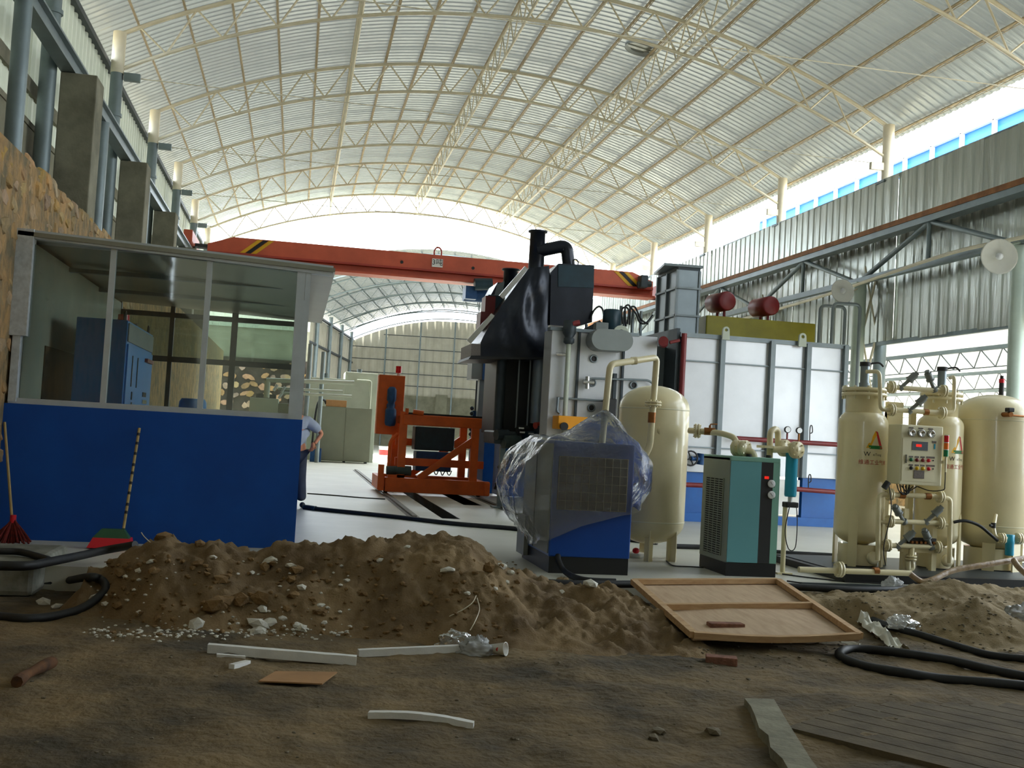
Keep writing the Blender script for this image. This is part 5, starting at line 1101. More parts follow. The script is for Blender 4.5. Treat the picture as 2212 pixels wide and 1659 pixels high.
p = ony(2181, 890, 11.5); q = B().cyl(p+V((0, .12, -.03)), p+V((0, -.03, -.03)), .03, n=12).cyl(p+V((.0, 0, -.035)), p+V((.2, .02, -.04)), .013, n=8).obj('brass_valve', 'brass', t2); B().box(p+V((-.04, -.04, .0)), p+V((.04, .04, .05)), .01).obj('solenoid_coil', 'ink', q)
B().pipe([ony(2151, 1112, 11.55), ony(2146, 1140, 11.45), ony(2150, 1160, 11.4), ony(2162, 1162, 11.4)], .022, .05, 10).obj('drain_pipe', 'cream', t2)
p = ony(2146, 1135, 11.45); B().cyl(p+V((0, 0, -.03)), p+V((0, 0, .03)), .028, n=8).cyl(p, p+V((-.06, -.02, 0)), .016, n=6).obj('drain_cock', 'ink', t2)
for x in (2164, 2200): flange(B(), ony(x, 1163, 11.4), (1, 0, 0), .065, .018).obj('flange', 'cream', t2)
f2 = thing('drain_filter', (8.1, 11.4, .3), 'small cyan filter bowl hanging on the buffer tank drain', 'filter')
p0, p1 = ony(2180, 1200, 11.4), ony(2182, 1155, 11.4); B().lathe((p0.x, 11.4, p0.z), [(.001, 0), (.045, 0), (.05, .01), (.05, .13), (.055, .14), (.055, p1.z-p0.z), (.001, p1.z-p0.z)], 18).obj('bowl', 'cyan', f2)
B().tube([ony(2060, 1128, 11.45), ony(2085, 1125, 11.42), ony(2115, 1135, 11.4), ony(2140, 1155, 11.38), ony(2155, 1168, 11.38)], .018, 8, 6).obj('rubber_hose', 'rubber', None, 'short black hose from the gas generator to the buffer tank', 'hose')
# wrapped pipe lying across, plus clear bag at its end
a_ = ony(1975, 1245, 10.55); c_ = ony(2212, 1206, 10.7)
B().tube([ony(1966, 1240, 10.5), ony(1990, 1256, 10.45), ony(2015, 1252, 10.45), ony(2060, 1232, 10.55), ony(2140, 1218, 10.6), c_, c_+(c_-ony(2140, 1218, 10.6))*1.5], .032, 10, 8).tube([ony(2190, 1210, 10.6), ony(2200, 1225, 10.5), ony(2225, 1248, 10.4)], .032, 10, 5).obj('wrapped_pipe', 'wrap_tape', None, 'brown tape wrapped pipe lying slanted before the twin tanks', 'pipe')
B().box((5.3, 10.65, 0), (9.6, 10.68, .025)).obj('steel_strip', 'dark_steel', None, 'thin steel strip lying along the slab edge before the skid', 'strip')
# ================================================================= earth heaps
def interp(P, x):
    if x <= P[0][0]: return P[0][1]
    for (a_, za), (c_, zc) in zip(P, P[1:]):
        if x <= c_: t = (x-a_)/(c_-a_); t = t*t*(3-2*t)*.5+t*.5; return za+(zc-za)*t
    return P[-1][1]
YC1 = 9.35
crest1 = [(p.x, p.z) for p in (ony(x, y, YC1) for x, y in ((120, 1262), (215, 1236), (285, 1188), (365, 1158), (420, 1184), (470, 1182), (545, 1194), (620, 1180), (690, 1182), (760, 1166), (900, 1160), (1000, 1160), (1055, 1190), (1100, 1232), (1180, 1262), (1300, 1278), (1420, 1300), (1480, 1330)))]
foot1 = [(p.x, p.y) for p in (onz(x, y, GZ) for x, y in ((100, 1302), (250, 1345), (420, 1376), (560, 1372), (700, 1374), (900, 1388), (1000, 1402), (1300, 1420), (1550, 1432)))]
def heap1(x, y):
    zc = interp(crest1, x); yf = min(interp(foot1, x), YC1-.45)
    if x > 1.9: yc = YC1-.25*min(1, (x-1.9)/1.2)
    else: yc = YC1
    if y < yc: t = max(0., (y-yf)/(yc-yf)); s = t**.85; s = s*s*(3-2*s)*.45+s*.55; gb = ground_h(x, y)-.03; z = gb+(zc-gb)*s
    else:
        t = min(1., (y-yc)/(10.75-yc)); z = zc+(-.06-zc)*(t*t*(3-2*t)); s = 1-t
    amp = min(1., max(0., s)*3)
    z += amp*(.085*fz(x, y, 2.6, 1, 5)+.055*abs(nz(x, y, 5, 5))+.05*abs(nz(x, y, 11, 9))+.03*fz(x, y, 16, 4, 4))-amp*.03
    if x > 1.6:   # trodden sand
        q = min(1, (x-1.6)/.5)*amp; d = NZ.voronoi((x*4.6, y*3.6, 1.3))[0][0]; z += q*(.075*min(d, .9)-.035)
    e = min(1, max(0, (x-crest1[0][0])/.3), max(0, (3.45-x)/.35)) if x > 2.8 or x < -1.6 else 1
    return GZ-.05+(z-GZ+.05)*e if e < 1 else z
def mk_heap(fn, x0, x1, y0, y1, st, m_, label):
    vs, fs = field(x0, x1, y0, y1, st, fn, mask=lambda p: p[2] > (ground_h(p[0], p[1])-.015 if p[1] < 10.36 else -.03))
    used = sorted({i for f in fs for i in f}); mp_ = {k: i for i, k in enumerate(used)}
    return B().add([vs[k] for k in used], [[mp_[i] for i in f] for f in fs], True).obj('earth_heap', m_, None, label, 'dirt heap')
mk_heap(heap1, -2.0, 3.5, 7.5, 10.8, .026, 'sand', 'long brown heap of dug earth and rubble in front of the blue booth wall')
YC2 = 9.75
crest2 = [(p.x, p.z) for p in (ony(x, y, YC2) for x, y in ((1660, 1330), (1740, 1300), (1800, 1288), (1900, 1286), (1960, 1282), (2020, 1262), (2065, 1255), (2110, 1264), (2160, 1268), (2212, 1276), (2400, 1290)))]
foot2 = [(p.x, p.y) for p in (onz(x, y, GZ) for x, y in ((1690, 1345), (1800, 1345), (1900, 1362), (1960, 1385), (2050, 1400), (2150, 1420), (2300, 1425)))]
def heap2(x, y):
    zc = interp(crest2, x); yf = min(interp(foot2, x), YC2-.3)
    if y < YC2: t = max(0., (y-yf)/(YC2-yf)); gb = ground_h(x, y)-.03; z = gb+(zc-gb)*(t*.6+t*t*(3-2*t)*.4); s = t
    else: t = min(1., (y-YC2)/(10.7-YC2)); z = zc+(-.06-zc)*(t*t*(3-2*t)); s = 1-t
    amp = min(1., max(0., s)*3)
    c_ = ony(2110, 1330, 8.95); z = max(z, GZ+.36-.62*math.hypot((x-c_.x)*.8, (y-8.95)*1.0)+.0)     # gravel cone in front
    z += amp*(.04*fz(x, y, 3.2, 11, 5)+.02*fz(x, y, 12, 14, 3)+.012*fz(x, y, 30, 17, 2))
    e = min(1, max(0, (x-4.55)/.3)); return GZ-.05+(z-GZ+.05)*e
mk_heap(heap2, 4.5, 8.2, 7.6, 10.7, .03, 'sand_grey', 'yellow-grey sand and gravel heap in front of the cream tanks')
def top(x, y):
    z = ground_h(x, y) if y < 10.36 else 0.
    if -2 < x < 3.5 and 7.5 < y < 10.8: z = max(z, heap1(x, y))
    if 4.5 < x < 8.2 and 7.6 < y < 10.7: z = max(z, heap2(x, y))
    return z
def G(px, py, lift=0.):
    z = -.2; p = onz(px, py, z)
    d = ray(px, py); t = 4.2/d.y; o = V((0, 0, CAMZ)); last = t
    while t*d.y < 12:
        p = o+d*t
        if p.z <= top(p.x, p.y): break
        t += .02/d.y
    return p+V((0, 0, lift))
# chunks in the heaps
def rock_mesh(seed, m_, flat=.7):
    r2 = random.Random(seed); bm = bmesh.new(); bmesh.ops.create_icosphere(bm, subdivisions=1, radius=.5)
    for v in bm.verts: v.co *= r2.uniform(.7, 1.15); v.co.z *= flat; v.co.x *= r2.uniform(.95, 1.2)
    bb = B(); bm.verts.index_update(); bb.add([v.co.copy() for v in bm.verts], [[v.index for v in f.verts] for f in bm.faces]); bm.free(); return mesh_of(bb, 'chunk', m_)
mat('plaster', (214, 212, 200), .9, 0, .12, 20, bump=.3, bscale=60); mat('clod', (140, 112, 72), .97, 0, .2, 12, bump=.5, bscale=50, rgb2=(104, 80, 48)); mat('grey_stone', (120, 110, 90), .95, 0, .2, 10, bump=.4, bscale=40)
pmsh = [rock_mesh(s, 'plaster', .55) for s in range(6)]; cmsh = [rock_mesh(s+20, 'clod', .75) for s in range(6)]; smsh = [rock_mesh(s+40, 'grey_stone', .6) for s in range(4)]
def chunk(name, meshes, px, py, size, label, cat, group):
    p = G(px, py); p.z = top(p.x, p.y)
    if name is None:
        me = rnd.choice(meshes); T = Matrix.Translation(p) @ Matrix.Rotation(rnd.uniform(0, 6), 4, 'Z') @ Matrix.Scale(size, 4)
        return label.add([T @ v.co for v in me.vertices], [list(q.vertices) for q in me.polygons])
    return tag(shared(name, rnd.choice(meshes), p+V((0, .02, size*.1)), None, rz=rnd.uniform(0, 6), rx=rnd.uniform(-.4, .4), sc=(size, size*rnd.uniform(.7, 1), size*rnd.uniform(.7, 1.1))), label, cat, group)
LW = ('white plaster lump scattered in the brown earth heap', 'plaster lump', 'plaster lumps in the earth heap')
for px, py, s in ((585, 1222, .13), (628, 1228, .09), (652, 1275, .08), (565, 1323, .085), (560, 1358, .16), (582, 1350, .1), (650, 1362, .09), (425, 1358, .12), (560, 1370, .1), (640, 1355, .07), (690, 1312, .07), (610, 1340, .06), (970, 1238, .1), (1088, 1232, .08), (1105, 1240, .06), (1068, 1275, .05), (1095, 1262, .06), (1215, 1282, .05), (1275, 1270, .12), (228, 1312, .06), (205, 1300, .08), (325, 1220, .07), (460, 1208, .06), (1010, 1290, .05), (750, 1260, .06), (820, 1215, .07), (880, 1185, .06), (300, 1330, .06), (700, 1350, .06), (545, 1240, .06), (300, 1240, .07), (270, 1250, .05), (120, 1315, .08), (90, 1305, .1), (140, 1328, .06)):
    chunk('plaster_lump', pmsh, px, py, s*1.35, *LW)
cr_ = B()
for k in range(260):
    px = rnd.uniform(180, 760); py = 1368+rnd.gauss(0, 7) if k < 190 else rnd.uniform(1210, 1360)
    chunk(None, pmsh, px, py, rnd.uniform(.012, .045), cr_, 0, 0)
cr_.obj('plaster_crumbs', 'plaster', None, 'white plaster crumbs strewn along the foot of the earth heap', 'crumbs', kind='stuff')
LC = ('brown earth clod lying on the dug heap', 'clod', 'earth clods on the heap')
for px, py, s in ((468, 1320, .26), (480, 1310, .2), (560, 1300, .18), (640, 1235, .16), (520, 1305, .2), (400, 1165, .12), (350, 1165, .14), (430, 1180, .12), (1060, 1180, .08), (690, 1330, .12), (330, 1240, .12), (260, 1245, .12), (235, 1270, .1)): chunk('earth_clod', cmsh, px, py, s, *LC)
for k in range(40):
    px = rnd.uniform(230, 1080); chunk('earth_clod', cmsh, px, rnd.uniform(1210, 1370), rnd.uniform(.06, .13), *LC)
cr_ = B()
for k in range(260): chunk(None, cmsh, rnd.uniform(215, 1120), rnd.uniform(1205, 1380), rnd.uniform(.02, .06), cr_, 0, 0)
cr_.obj('earth_crumbs', 'clod', None, 'small brown earth crumbs all over the dug heap', 'crumbs', kind='stuff')
gv = B()
LS = ('grey stone lying on the bare dirt in the foreground', 'stone', 'stones on the dirt')
for px, py, s in ((1545, 1590, .12), (1415, 1600, .09), (1425, 1585, .1), (1110, 1600, .04), (2150, 1450, .08), (2120, 1440, .06), (1780, 1430, .07), (1620, 1470, .04)): chunk('loose_stone', smsh, px, py, s, *LS)
for k in range(160): chunk(None, smsh, rnd.uniform(20, 2190), rnd.uniform(1400, 1645), rnd.uniform(.01, .03), gv, 0, 0)
for k in range(90): chunk(None, smsh, rnd.uniform(1480, 1900), rnd.uniform(1395, 1445), rnd.uniform(.012, .035), gv, 0, 0)
for k in range(200): chunk(None, smsh, rnd.uniform(1750, 2200), rnd.uniform(1285, 1410), rnd.uniform(.012, .04), gv, 0, 0)
gv.obj('loose_gravel', 'grey_stone', None, 'loose gravel scattered over the dirt and the sand heap', 'gravel', kind='stuff')

# ================================================================= litter
def slab(name, a_, c_, wd, th, m_, label, cat, ragged=0., group=None, bend=0.):
    """a long thin piece lying from a_ to c_ (front lower edge)"""
    a_, c_ = V(a_), V(c_); d = (c_-a_); L = d.length; d.normalize(); n_ = V((-d.y, d.x, 0)).normalized(); up = V((0, 0, 1)); N = 14; vs = []
    if n_.y < 0: n_ = -n_
    for i in range(N+1):
        t = i/N; p = a_+d*L*t+up*(bend*math.sin(math.pi*t)); e = lambda: rnd.uniform(-ragged, ragged)
        vs += [p, p+n_*(wd+e()), p+n_*(wd+e())+up*th, p+up*(th+e()*.5)]
    fs = [(4*i+k, 4*i+(k+1) % 4, 4*i+4+(k+1) % 4, 4*i+4+k) for i in range(N) for k in range(4)]+[(0, 1, 2, 3), (4*N, 4*N+3, 4*N+2, 4*N+1)]
    return B().add(vs, fs).obj(name, m_, None, label, cat, group)
FG = 'white foam strips on the dirt'
slab('foam_strip', G(447, 1412), G(769, 1438), .06, .06, 'foam', 'longest white foam strip lying on the dirt below the earth heap', 'foam strip', .004, FG)
slab('foam_strip', G(775, 1420), G(1012, 1409), .05, .05, 'foam', 'white foam strip running into the plastic bag', 'foam strip', .003, FG)
slab('foam_strip', G(794, 1553), G(1022, 1576), .05, .035, 'foam', 'bent white foam strip alone in the dark foreground dirt', 'foam strip', .003, FG, .02)
slab('foam_strip', G(468, 1420), G(530, 1425), .04, .02, 'foam', 'thin white foam sliver touching the longest foam strip', 'foam strip', .003, FG)
slab('foam_strip', G(506, 1446), G(541, 1437), .04, .03, 'foam', 'small white foam stub above the cardboard', 'foam strip', .002, FG)
ps_ = [G(x, y) for x, y in ((558, 1479), (695, 1487), (728, 1459), (595, 1456))]; zc = max(p.z for p in ps_)+.004
B().prism([(p.x, p.y, zc+(.012 if k == 0 else 0)) for k, p in enumerate(ps_)], (0, 0, .008)).obj('cardboard_piece', 'cardboard', None, 'flat brown cardboard piece on the dirt', 'cardboard')
B().tube([G(35, 1487, .035), G(60, 1470, .04), G(112, 1442, .035)], .042, 8, 6, rf=lambda t: .8+.35*math.sin(t*9)*.4).obj('rotten_log', 'old_wood', None, 'short piece of rotten brown wood at the left edge', 'wood')
# plastic bag and paper cup
def crumple(c_, sx, sy, sz, seed, m_, name, label, cat, res=26, amp=.35, group=None):
    b = B(); vs = []; n = res
    for j in range(n+1):
        a_ = math.pi*.52*j/n
        for i in range(n*2):
            t = 2*math.pi*i/(n*2); q = V((math.sin(a_)*math.cos(t), math.sin(a_)*math.sin(t), math.cos(a_)))
            k = 1+amp*NZ.noise(q*2.1+V((seed, 0, 0)))+amp*.6*abs(NZ.noise(q*5+V((0, seed, 0))))+amp*.25*NZ.noise(q*11)
            p = V((c_.x+q.x*sx*k, c_.y+q.y*sy*k, c_.z+max(q.z, -.02)*sz*k))
            p.z = max(p.z, top(p.x, p.y)+.004); vs.append(p)
    m2 = n*2; b.add(vs, [(j*m2+i, (j+1)*m2+i, (j+1)*m2+(i+1) % m2, j*m2+(i+1) % m2) for j in range(n) for i in range(m2)], True)
    return b.obj(name, m_, None, label, cat, group)
crumple(G(1025, 1412), .13, .09, .11, 3, 'plastic_bag', 'plastic_bag', 'thin translucent plastic bag crumpled over the end of a foam strip', 'plastic bag')
crumple(G(985, 1395), .14, .06, .10, 9, 'plastic_film', 'plastic_bag', 'clear plastic bag lying on the sand behind the foam strip', 'plastic bag')
cp_ = thing('paper_cup', G(1075, 1422), 'white paper cup with red print lying on its side by the plastic bag', 'cup')
a_ = G(1060, 1415, .045); c_ = G(1090, 1417, .05); ax = (c_-a_).normalized()
B().lathe(a_, [(.001, 0), (.033, 0), (.047, .11), (.05, .112), (.05, .118), (.045, .114), (.031, .01), (.001, .01)], 20, ax).obj('body', 'white', cp_)
q = a_+ax*.05+V((0, -.041, .005)); B().ball(q, .02, 10, (1, .25, .8)).obj('red_print', 'ink_red', cp_)
# wooden frame panel
W3 = [onz(x, y, z) for x, y, z in ((1368, 1262, .06), (1680, 1260, .06), (1856, 1380, -.06), (1497, 1378, -.1))]
pn = thing('wooden_panel', (W3[3]+W3[2])/2, 'plywood panel with lumber frame lying on the sand', 'panel')
nrm = (W3[1]-W3[0]).cross(W3[3]-W3[0]).normalized(); nrm = -nrm if nrm.z < 0 else nrm
B().prism([p-nrm*.02 for p in W3], nrm*.012).obj('plywood', 'ply', pn)
def beam(a_, c_, wd, th, m_='lumber', bend=0.):
    d = (c_-a_).normalized(); s = d.cross(nrm).normalized()*wd/2; N = 6; b = B(); vs = []
    for i in range(N+1):
        p = a_.lerp(c_, i/N)+V((0, 0, -bend*math.sin(math.pi*i/N))); vs += [p-s, p+s, p+s+nrm*th, p-s+nrm*th]
    b.add(vs, [(4*i+k, 4*i+(k+1) % 4, 4*i+4+(k+1) % 4, 4*i+4+k) for i in range(N) for k in range(4)]+[(0, 1, 2, 3), (4*N, 4*N+1, 4*N+2, 4*N+3)]); return b.obj('frame_bar', m_, pn)
beam(W3[0], W3[1], .05, .05); beam(W3[1], W3[2], .06, .05); beam(W3[3], W3[2], .05, .05, bend=.03); beam(W3[0], W3[3], .06, .05)
beam(W3[0].lerp(W3[3], .52), W3[1].lerp(W3[2], .5), .05, .05)
def brick(px, py, z, L, W, H, rz, label, m_='brick'):
    p = onz(px, py, z); T = Matrix.Translation((p.x, p.y, z)) @ Matrix.Rotation(rz, 4, 'Z')
    return B(T).box((-L/2, 0, 0), (L/2, W, H), .008).obj('brick', m_, None, label, 'brick')
pq = onz(1572, 1362, -.06); zq = -.02
brick(1572, 1362, W3[3].lerp(W3[2], .25).z+.0, .30, .10, .055, -.02, 'dusty dark red brick resting on the plywood panel')
p = G(1560, 1437); B(Matrix.Translation((p.x, p.y, p.z-.005)) @ Matrix.Rotation(-.35, 4, 'Z')).box((-.12, 0, 0), (.11, .12, .06), .008).obj('brick', 'brick', None, 'orange brick lying alone on the dirt below the panel', 'brick')
# sacks and film on the sand
def cloth_strip(pts, wd, m_, name, label, cat, seed, amp=.05):
    P = [G(x, y) for x, y in pts]; N = 36; K = 9; b = B(); vs = []
    for i in range(N+1):
        t = i/N*(len(P)-1); k = min(int(t), len(P)-2); p = P[k].lerp(P[k+1], t-k); d = (P[k+1]-P[k]).normalized(); s = V((-d.y, d.x, 0)).normalized()
        for j in range(K):
            u = j/(K-1)-.5; w_ = wd*(.55+.6*abs(NZ.noise((i*.12, seed, 0)))); q = p+s*u*w_*2
            q.z = top(q.x, q.y)+.012+amp*(.5+NZ.noise((i*.16, j*.5, seed)))*(1-abs(u)*1.2)+amp*.4*abs(NZ.noise((i*.3, j*.9, seed+3))); vs.append(q)
    b.add(vs, [(i*K+j, i*K+j+1, (i+1)*K+j+1, (i+1)*K+j) for i in range(N) for j in range(K-1)], True); return b.obj(name, m_, None, label, cat)
cloth_strip(((1862, 1340), (1880, 1362), (1910, 1385), (1945, 1412)), .10, 'sack', 'woven_sack', 'crumpled white woven sack lying against the corner of the plywood panel', 'sack', 2, .1)
cloth_strip(((1660, 1392), (1730, 1388), (1790, 1392), (1855, 1404)), .07, 'sack', 'woven_sack', 'flattened white sack strip on the dirt below the plywood panel', 'sack', 6, .07)
crumple(G(1950, 1356), .14, .1, .10, 5, 'plastic_bag', 'film_scrap', 'white film scrap half buried at the foot of the gravel heap', 'plastic bag')
crumple(G(2205, 1336), .16, .1, .12, 8, 'plastic_bag', 'film_scrap', 'bright plastic bag on the gravel heap at the right edge', 'plastic bag')
crumple(V((6.25, 10.5, .02)), .12, .08, .1, 12, 'plastic_bag', 'film_scrap', 'clear plastic bag end of the tape wrapped pipe', 'plastic bag')
# hoses
def hose(pts, r, label, m_='rubber', lift=None):
    return B().tube([G(x, y, r*.8) if len(q) == 0 else V(onz(x, y, q[0])) for x, y, *q in pts], r, 10, 8).obj('hose', m_, None, label, 'hose')
hose(((-60, 1222, .13), (0, 1222, .13), (60, 1222, .13), (110, 1213, .12), (170, 1201, .1), (230, 1188, .12), (292, 1177, .2)), .038, 'thick black hose resting on the pale trough and running into the heap')
hose(((-60, 1188, .12), (0, 1191, .12), (40, 1192, .12), (75, 1200, .11), (105, 1209, .1)), .03, 'black hose end lying across the pale concrete trough')
hose(((-60, 1338), (0, 1340), (60, 1344), (120, 1338), (175, 1322), (215, 1295), (228, 1275), (215, 1258), (190, 1254), (150, 1260), (110, 1265), (60, 1267), (0, 1266), (-60, 1266)), .034, 'black hose looping over the dirt at the left edge')
hose(((1885, 1345), (1930, 1362), (1990, 1378), (2060, 1400), (2140, 1422), (2230, 1432)), .032, 'black hose coming out of the woven sack towards the right edge')
hose(((2260, 1495), (2150, 1485), (2040, 1476), (1950, 1462), (1870, 1448), (1825, 1432), (1812, 1420), (1830, 1411), (1880, 1411), (1960, 1420), (2050, 1434), (2140, 1455), (2240, 1475)), .036, 'black hose doubled back in a long bend on the dirt at the right')
B().tube([onz(x, y, .03) for x, y in ((656, 1096), (720, 1103), (850, 1116), (980, 1131), (1100, 1141), (1180, 1150), (1300, 1160), (1420, 1172))], .035, 8, 6).obj('hose', 'rubber', None, 'long black hose crossing the slab behind the compressor', 'hose')
B().tube([onz(x, y, .03) for x, y in ((656, 1096), (668, 1097), (682, 1099))], .045, 8, 3).obj('hose_coupling', 'motor_teal', None, 'dark teal hose coupling at the corner of the booth', 'coupling')
B().tube([onz(x, y, .03) for x, y in ((1450, 1180), (1560, 1184), (1700, 1195), (1790, 1200), (1900, 1208))], .035, 8, 6).obj('hose', 'rubber', None, 'black hose on the slab behind the teal dryer', 'hose')
B().tube([onz(x, y, .035) for x, y in ((1105, 1252), (1200, 1260), (1300, 1262), (1372, 1262), (1480, 1262), (1600, 1262), (1720, 1268), (1850, 1274), (1960, 1272), (2040, 1258))], .036, 8, 6).obj('hose', 'rubber', None, 'black hose lying along the front edge of the slab', 'hose')
for k, pts in enumerate((((1440, 1212), (1455, 1222), (1490, 1224), (1520, 1226)), ((1690, 1240), (1750, 1248), (1830, 1256), (1930, 1262)), ((1700, 1255), (1760, 1262), (1850, 1262), (1940, 1268)))):
    B().tube([onz(x, y, .01) for x, y in pts], .008, 6, 6).obj('thin_cable', 'ink', None, ('thin black cable between receiver and dryer', 'thin black cable sagging from the dryer to the skid', 'thin black cable along the slab before the skid')[k], 'cable')
b = B()
for pts in (((1028, 1295), (1020, 1310), (1000, 1325), (970, 1340)), ((1030, 1300), (1035, 1325), (1025, 1352), (1015, 1370)), ((305, 1150), (312, 1160), (325, 1172))): b.tube([G(x, y, .03) if y > 1200 else ony(x, y, 9.3) for x, y in pts], .004, 5, 6)
b.obj('loose_wire', 'pale_pipe', None, 'thin loose wires sticking out of the earth heap', 'wire', kind='stuff')
# pale trough at the left, kerb and grooved pad in the foreground
T0 = onz(100, 1168, .16); b = B()
b.box((-3.0, 9.95, -.22), (-2.1, 11.3, .08), .05); ob = b.obj('concrete_trough', 'trough', None, 'pale concrete block under the hoses at the foot of the blue wall', 'trough')
lf = [(1608, 1508), (1622, 1525), (1632, 1548), (1640, 1572), (1660, 1588), (1664, 1614), (1690, 1638), (1702, 1659), (1740, 1720)]; rt = [(1672, 1510), (1690, 1540), (1703, 1562), (1730, 1605), (1752, 1640), (1766, 1659), (1800, 1710)]
P = [onz(x, y, -.14) for x, y in rt]+[onz(x, y, -.14) for x, y in lf[::-1]]
B().prism(P, (0, 0, -.12)).obj('broken_kerb', 'kerb', None, 'broken concrete kerb strip in the dark right foreground', 'kerb')
pd = thing('concrete_pad', onz(1950, 1620, -.18), 'dirty grooved concrete pad in the bottom right corner', 'pad')
k0 = onz(1800, 1577, -.17); k1 = onz(2100, 1650, -.17); d = (k1-k0).normalized(); s = V((-d.y, d.x, 0)); s = s if s.x > 0 else -s
mat('pad_concrete', (96, 84, 62), .95, 0, .2, 5, bump=.3, bscale=40)
for k in range(-7, 12):
    q = k0+s*.17*k; a_ = q-d*.2; c_ = q+d*1.6
    if a_.y > 6.35: a_ = a_.lerp(c_, (a_.y-6.35)/(a_.y-c_.y))
    if a_.x < onz(1705, 1560, -.17).x-.45*(6.2-a_.y)+.1: continue
    B().prism([a_, a_+s*.158, c_+s*.158, c_], (0, 0, -.06)).obj('strip', 'pad_concrete', pd)

# ================================================================= the man behind the booth
pe = thing('person', (.02, 18.2, 0), 'man in grey T-shirt leaning behind the booth with hand on hip', 'person')
def skin(name, V_, E_, m_, sub=2):
    """V_ = [(x,y,z,r)] joints, E_ edges; Skin + Subdivision"""
    lo = WL[pe.name]; me = bpy.data.meshes.new(name); me.from_pydata([V(v[:3])-lo for v in V_], E_, []); me.materials.append(MATS[m_])
    o = bpy.data.objects.new(name, me); COL.objects.link(o); o.parent = pe; WL[o.name] = lo
    s = o.modifiers.new('skin', 'SKIN'); s.use_smooth_shade = True
    for i, v in enumerate(V_):
        r = v[3]; me.skin_vertices[0].data[i].radius = (r, r) if not isinstance(r, tuple) else r
    me.skin_vertices[0].data[0].use_root = True
    ss = o.modifiers.new('sub', 'SUBSURF'); ss.levels = sub; ss.render_levels = sub; return o
sh_ = ony(680, 912, 18.25); el = ony(699, 937, 18.2); wr_ = ony(676, 962, 18.1)
# joints: pelvis root, spine leaning left, head, both arms, both legs
J = [(.02, 18.3, .95, .15), (.0, 18.28, 1.1, .145), (-.01, 18.25, 1.3, .165), (-.02, 18.2, 1.44, .12), (-.03, 18.14, 1.53, .055), (-.04, 18.1, 1.62, .085), (-.04, 18.08, 1.70, .095), (-.04, 18.08, 1.76, .06),
     (sh_.x-.12, 18.26, 1.42, .075), (sh_.x-.02, 18.27, 1.36, .06), (el.x-.02, 18.3, el.z, .042), (wr_.x+.02, 18.16, wr_.z+.02, .03),
     (-.2, 18.2, 1.42, .07), (-.28, 18.1, 1.3, .055), (-.32, 17.95, 1.15, .042), (-.3, 17.8, 1.1, .03),
     (.11, 18.32, .86, .1), (.13, 18.3, .5, .068), (.17, 18.34, .1, .045), (-.08, 18.28, .86, .1), (-.1, 18.22, .5, .068), (-.11, 18.24, .1, .045)]
Ed = [(0, 1), (1, 2), (2, 3), (3, 4), (4, 5), (5, 6), (6, 7), (3, 8), (8, 9), (9, 10), (10, 11), (3, 12), (12, 13), (13, 14), (14, 15), (0, 16), (16, 17), (17, 18), (0, 19), (19, 20), (20, 21)]
skin('body', J, Ed, 'skin')
grow = lambda i, k: (J[i][0], J[i][1], J[i][2], J[i][3]+k)
mid = lambda i, j, t, k: tuple(J[i][q]*(1-t)+J[j][q]*t for q in range(3))+(J[i][3]*(1-t)+J[j][3]*t+k,)
skin('shirt', [grow(0, .02), grow(1, .025), grow(2, .022), (J[3][0], J[3][1], J[3][2]-.01, .12), grow(8, .03), grow(9, .034), mid(9, 10, .8, .042), grow(12, .03), grow(13, .034), mid(13, 14, .6, .04)], [(0, 1), (1, 2), (2, 3), (3, 4), (4, 5), (5, 6), (3, 7), (7, 8), (8, 9)], 'shirt')
skin('trousers', [(J[0][0], J[0][1], J[0][2]-.02, .168), grow(16, .025), grow(17, .03), grow(18, .045), grow(19, .025), grow(20, .03), grow(21, .045)], [(0, 1), (1, 2), (2, 3), (0, 4), (4, 5), (5, 6)], 'trousers')
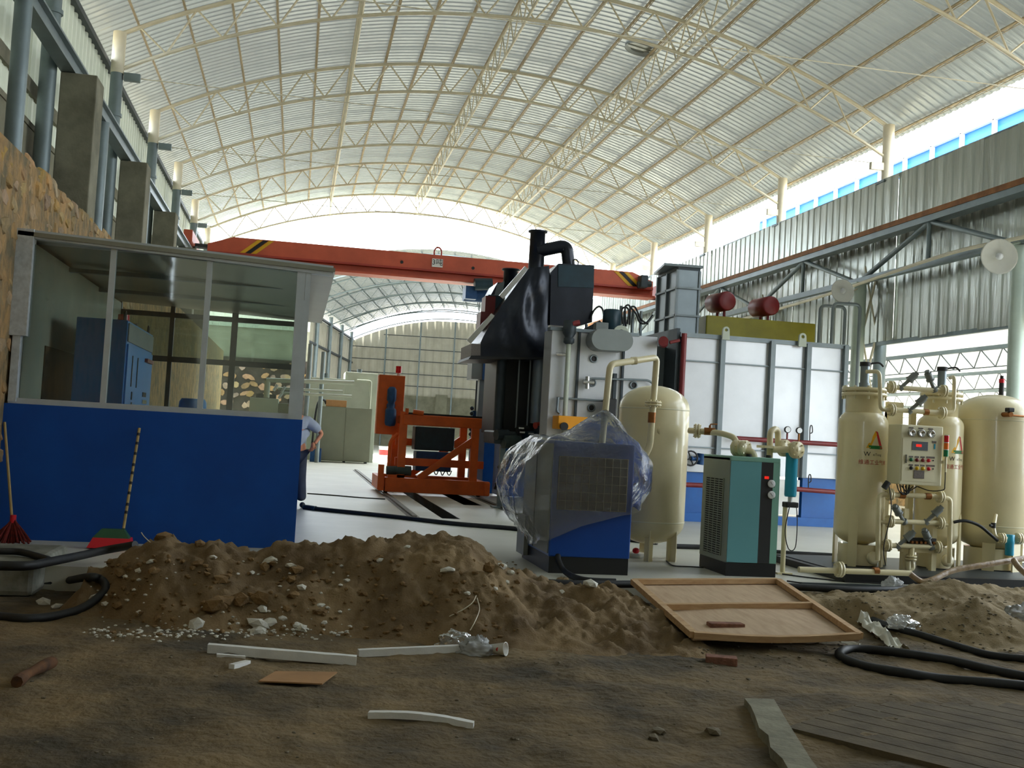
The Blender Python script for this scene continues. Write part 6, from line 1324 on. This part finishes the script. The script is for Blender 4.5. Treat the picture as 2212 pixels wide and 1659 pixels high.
for X, Y in ((.19, 18.2), (-.11, 18.1)): B().ball((X, Y+.04, .05), .05, 12, (.95, 2.5, .95)).obj('shoe', 'shoe', pe)
B().ball((-.04, 18.1, 1.735), .115, 14, (.95, 1.05, .9)).obj('hair', 'hair', pe)
h = V((wr_.x, 18.14, wr_.z)); hb = B(); hb.ball(h, .045, 10, (.75, .6, 1.1))
for k in range(4): a_ = h+V((-.03+.018*k, -.01, -.035)); hb.tube([a_, a_+V((-.015, .01, -.04-.004*(k % 3))), a_+V((-.035, .03, -.06))], .0095, 6, 3)
hb.tube([h+V((.03, .0, .0)), h+V((.045, .02, -.03)), h+V((.04, .045, -.055))], .0105, 6, 3); hb.obj('hand', 'skin', pe)
for s in (-1, 1): B().ball((-.04+s*.092, 18.1, 1.67), .028, 8, (.4, .7, 1)).obj('ear', 'skin', pe)
B().ball((-.04, 17.985, 1.655), .018, 8, (.8, 1, 1.2)).obj('nose', 'skin', pe)
for s in (-1, 1): B().ball((-.04+s*.035, 17.995, 1.69), .012, 8).obj('eye', 'ink', pe)
B().box((-.065, 17.99, 1.612), (-.015, 18.0, 1.622)).obj('mouth', 'ink_red', pe)

# every lump, clod and stone named by its size and its place along the row
def nth(i):
    n = i+1; return '%d%s' % (n, 'th' if 10 <= n % 100 <= 20 else {1: 'st', 2: 'nd', 3: 'rd'}.get(n % 10, 'th'))
for g_, base, where in (('plaster lumps in the earth heap', 'white plaster lump', 'in the brown earth heap'), ('earth clods on the heap', 'brown earth clod', 'on the dug earth heap'), ('stones on the dirt', 'grey stone', 'on the bare foreground dirt')):
    L = [o for o in COL.objects if o.get('group') == g_]
    L.sort(key=lambda o: (o.location-V((0, 0, CAMZ))).dot(CR)/(o.location-V((0, 0, CAMZ))).dot(CF)); ss = sorted(o.scale.x for o in L)
    for i, o in enumerate(L):
        sz = 'large' if o.scale.x >= ss[int(len(ss)*.75)] else 'small' if o.scale.x <= ss[int(len(ss)*.3)] else 'middling'
        o['label'] = '%s %s %s, %s of its kind from the left' % (sz, base, where, nth(i))
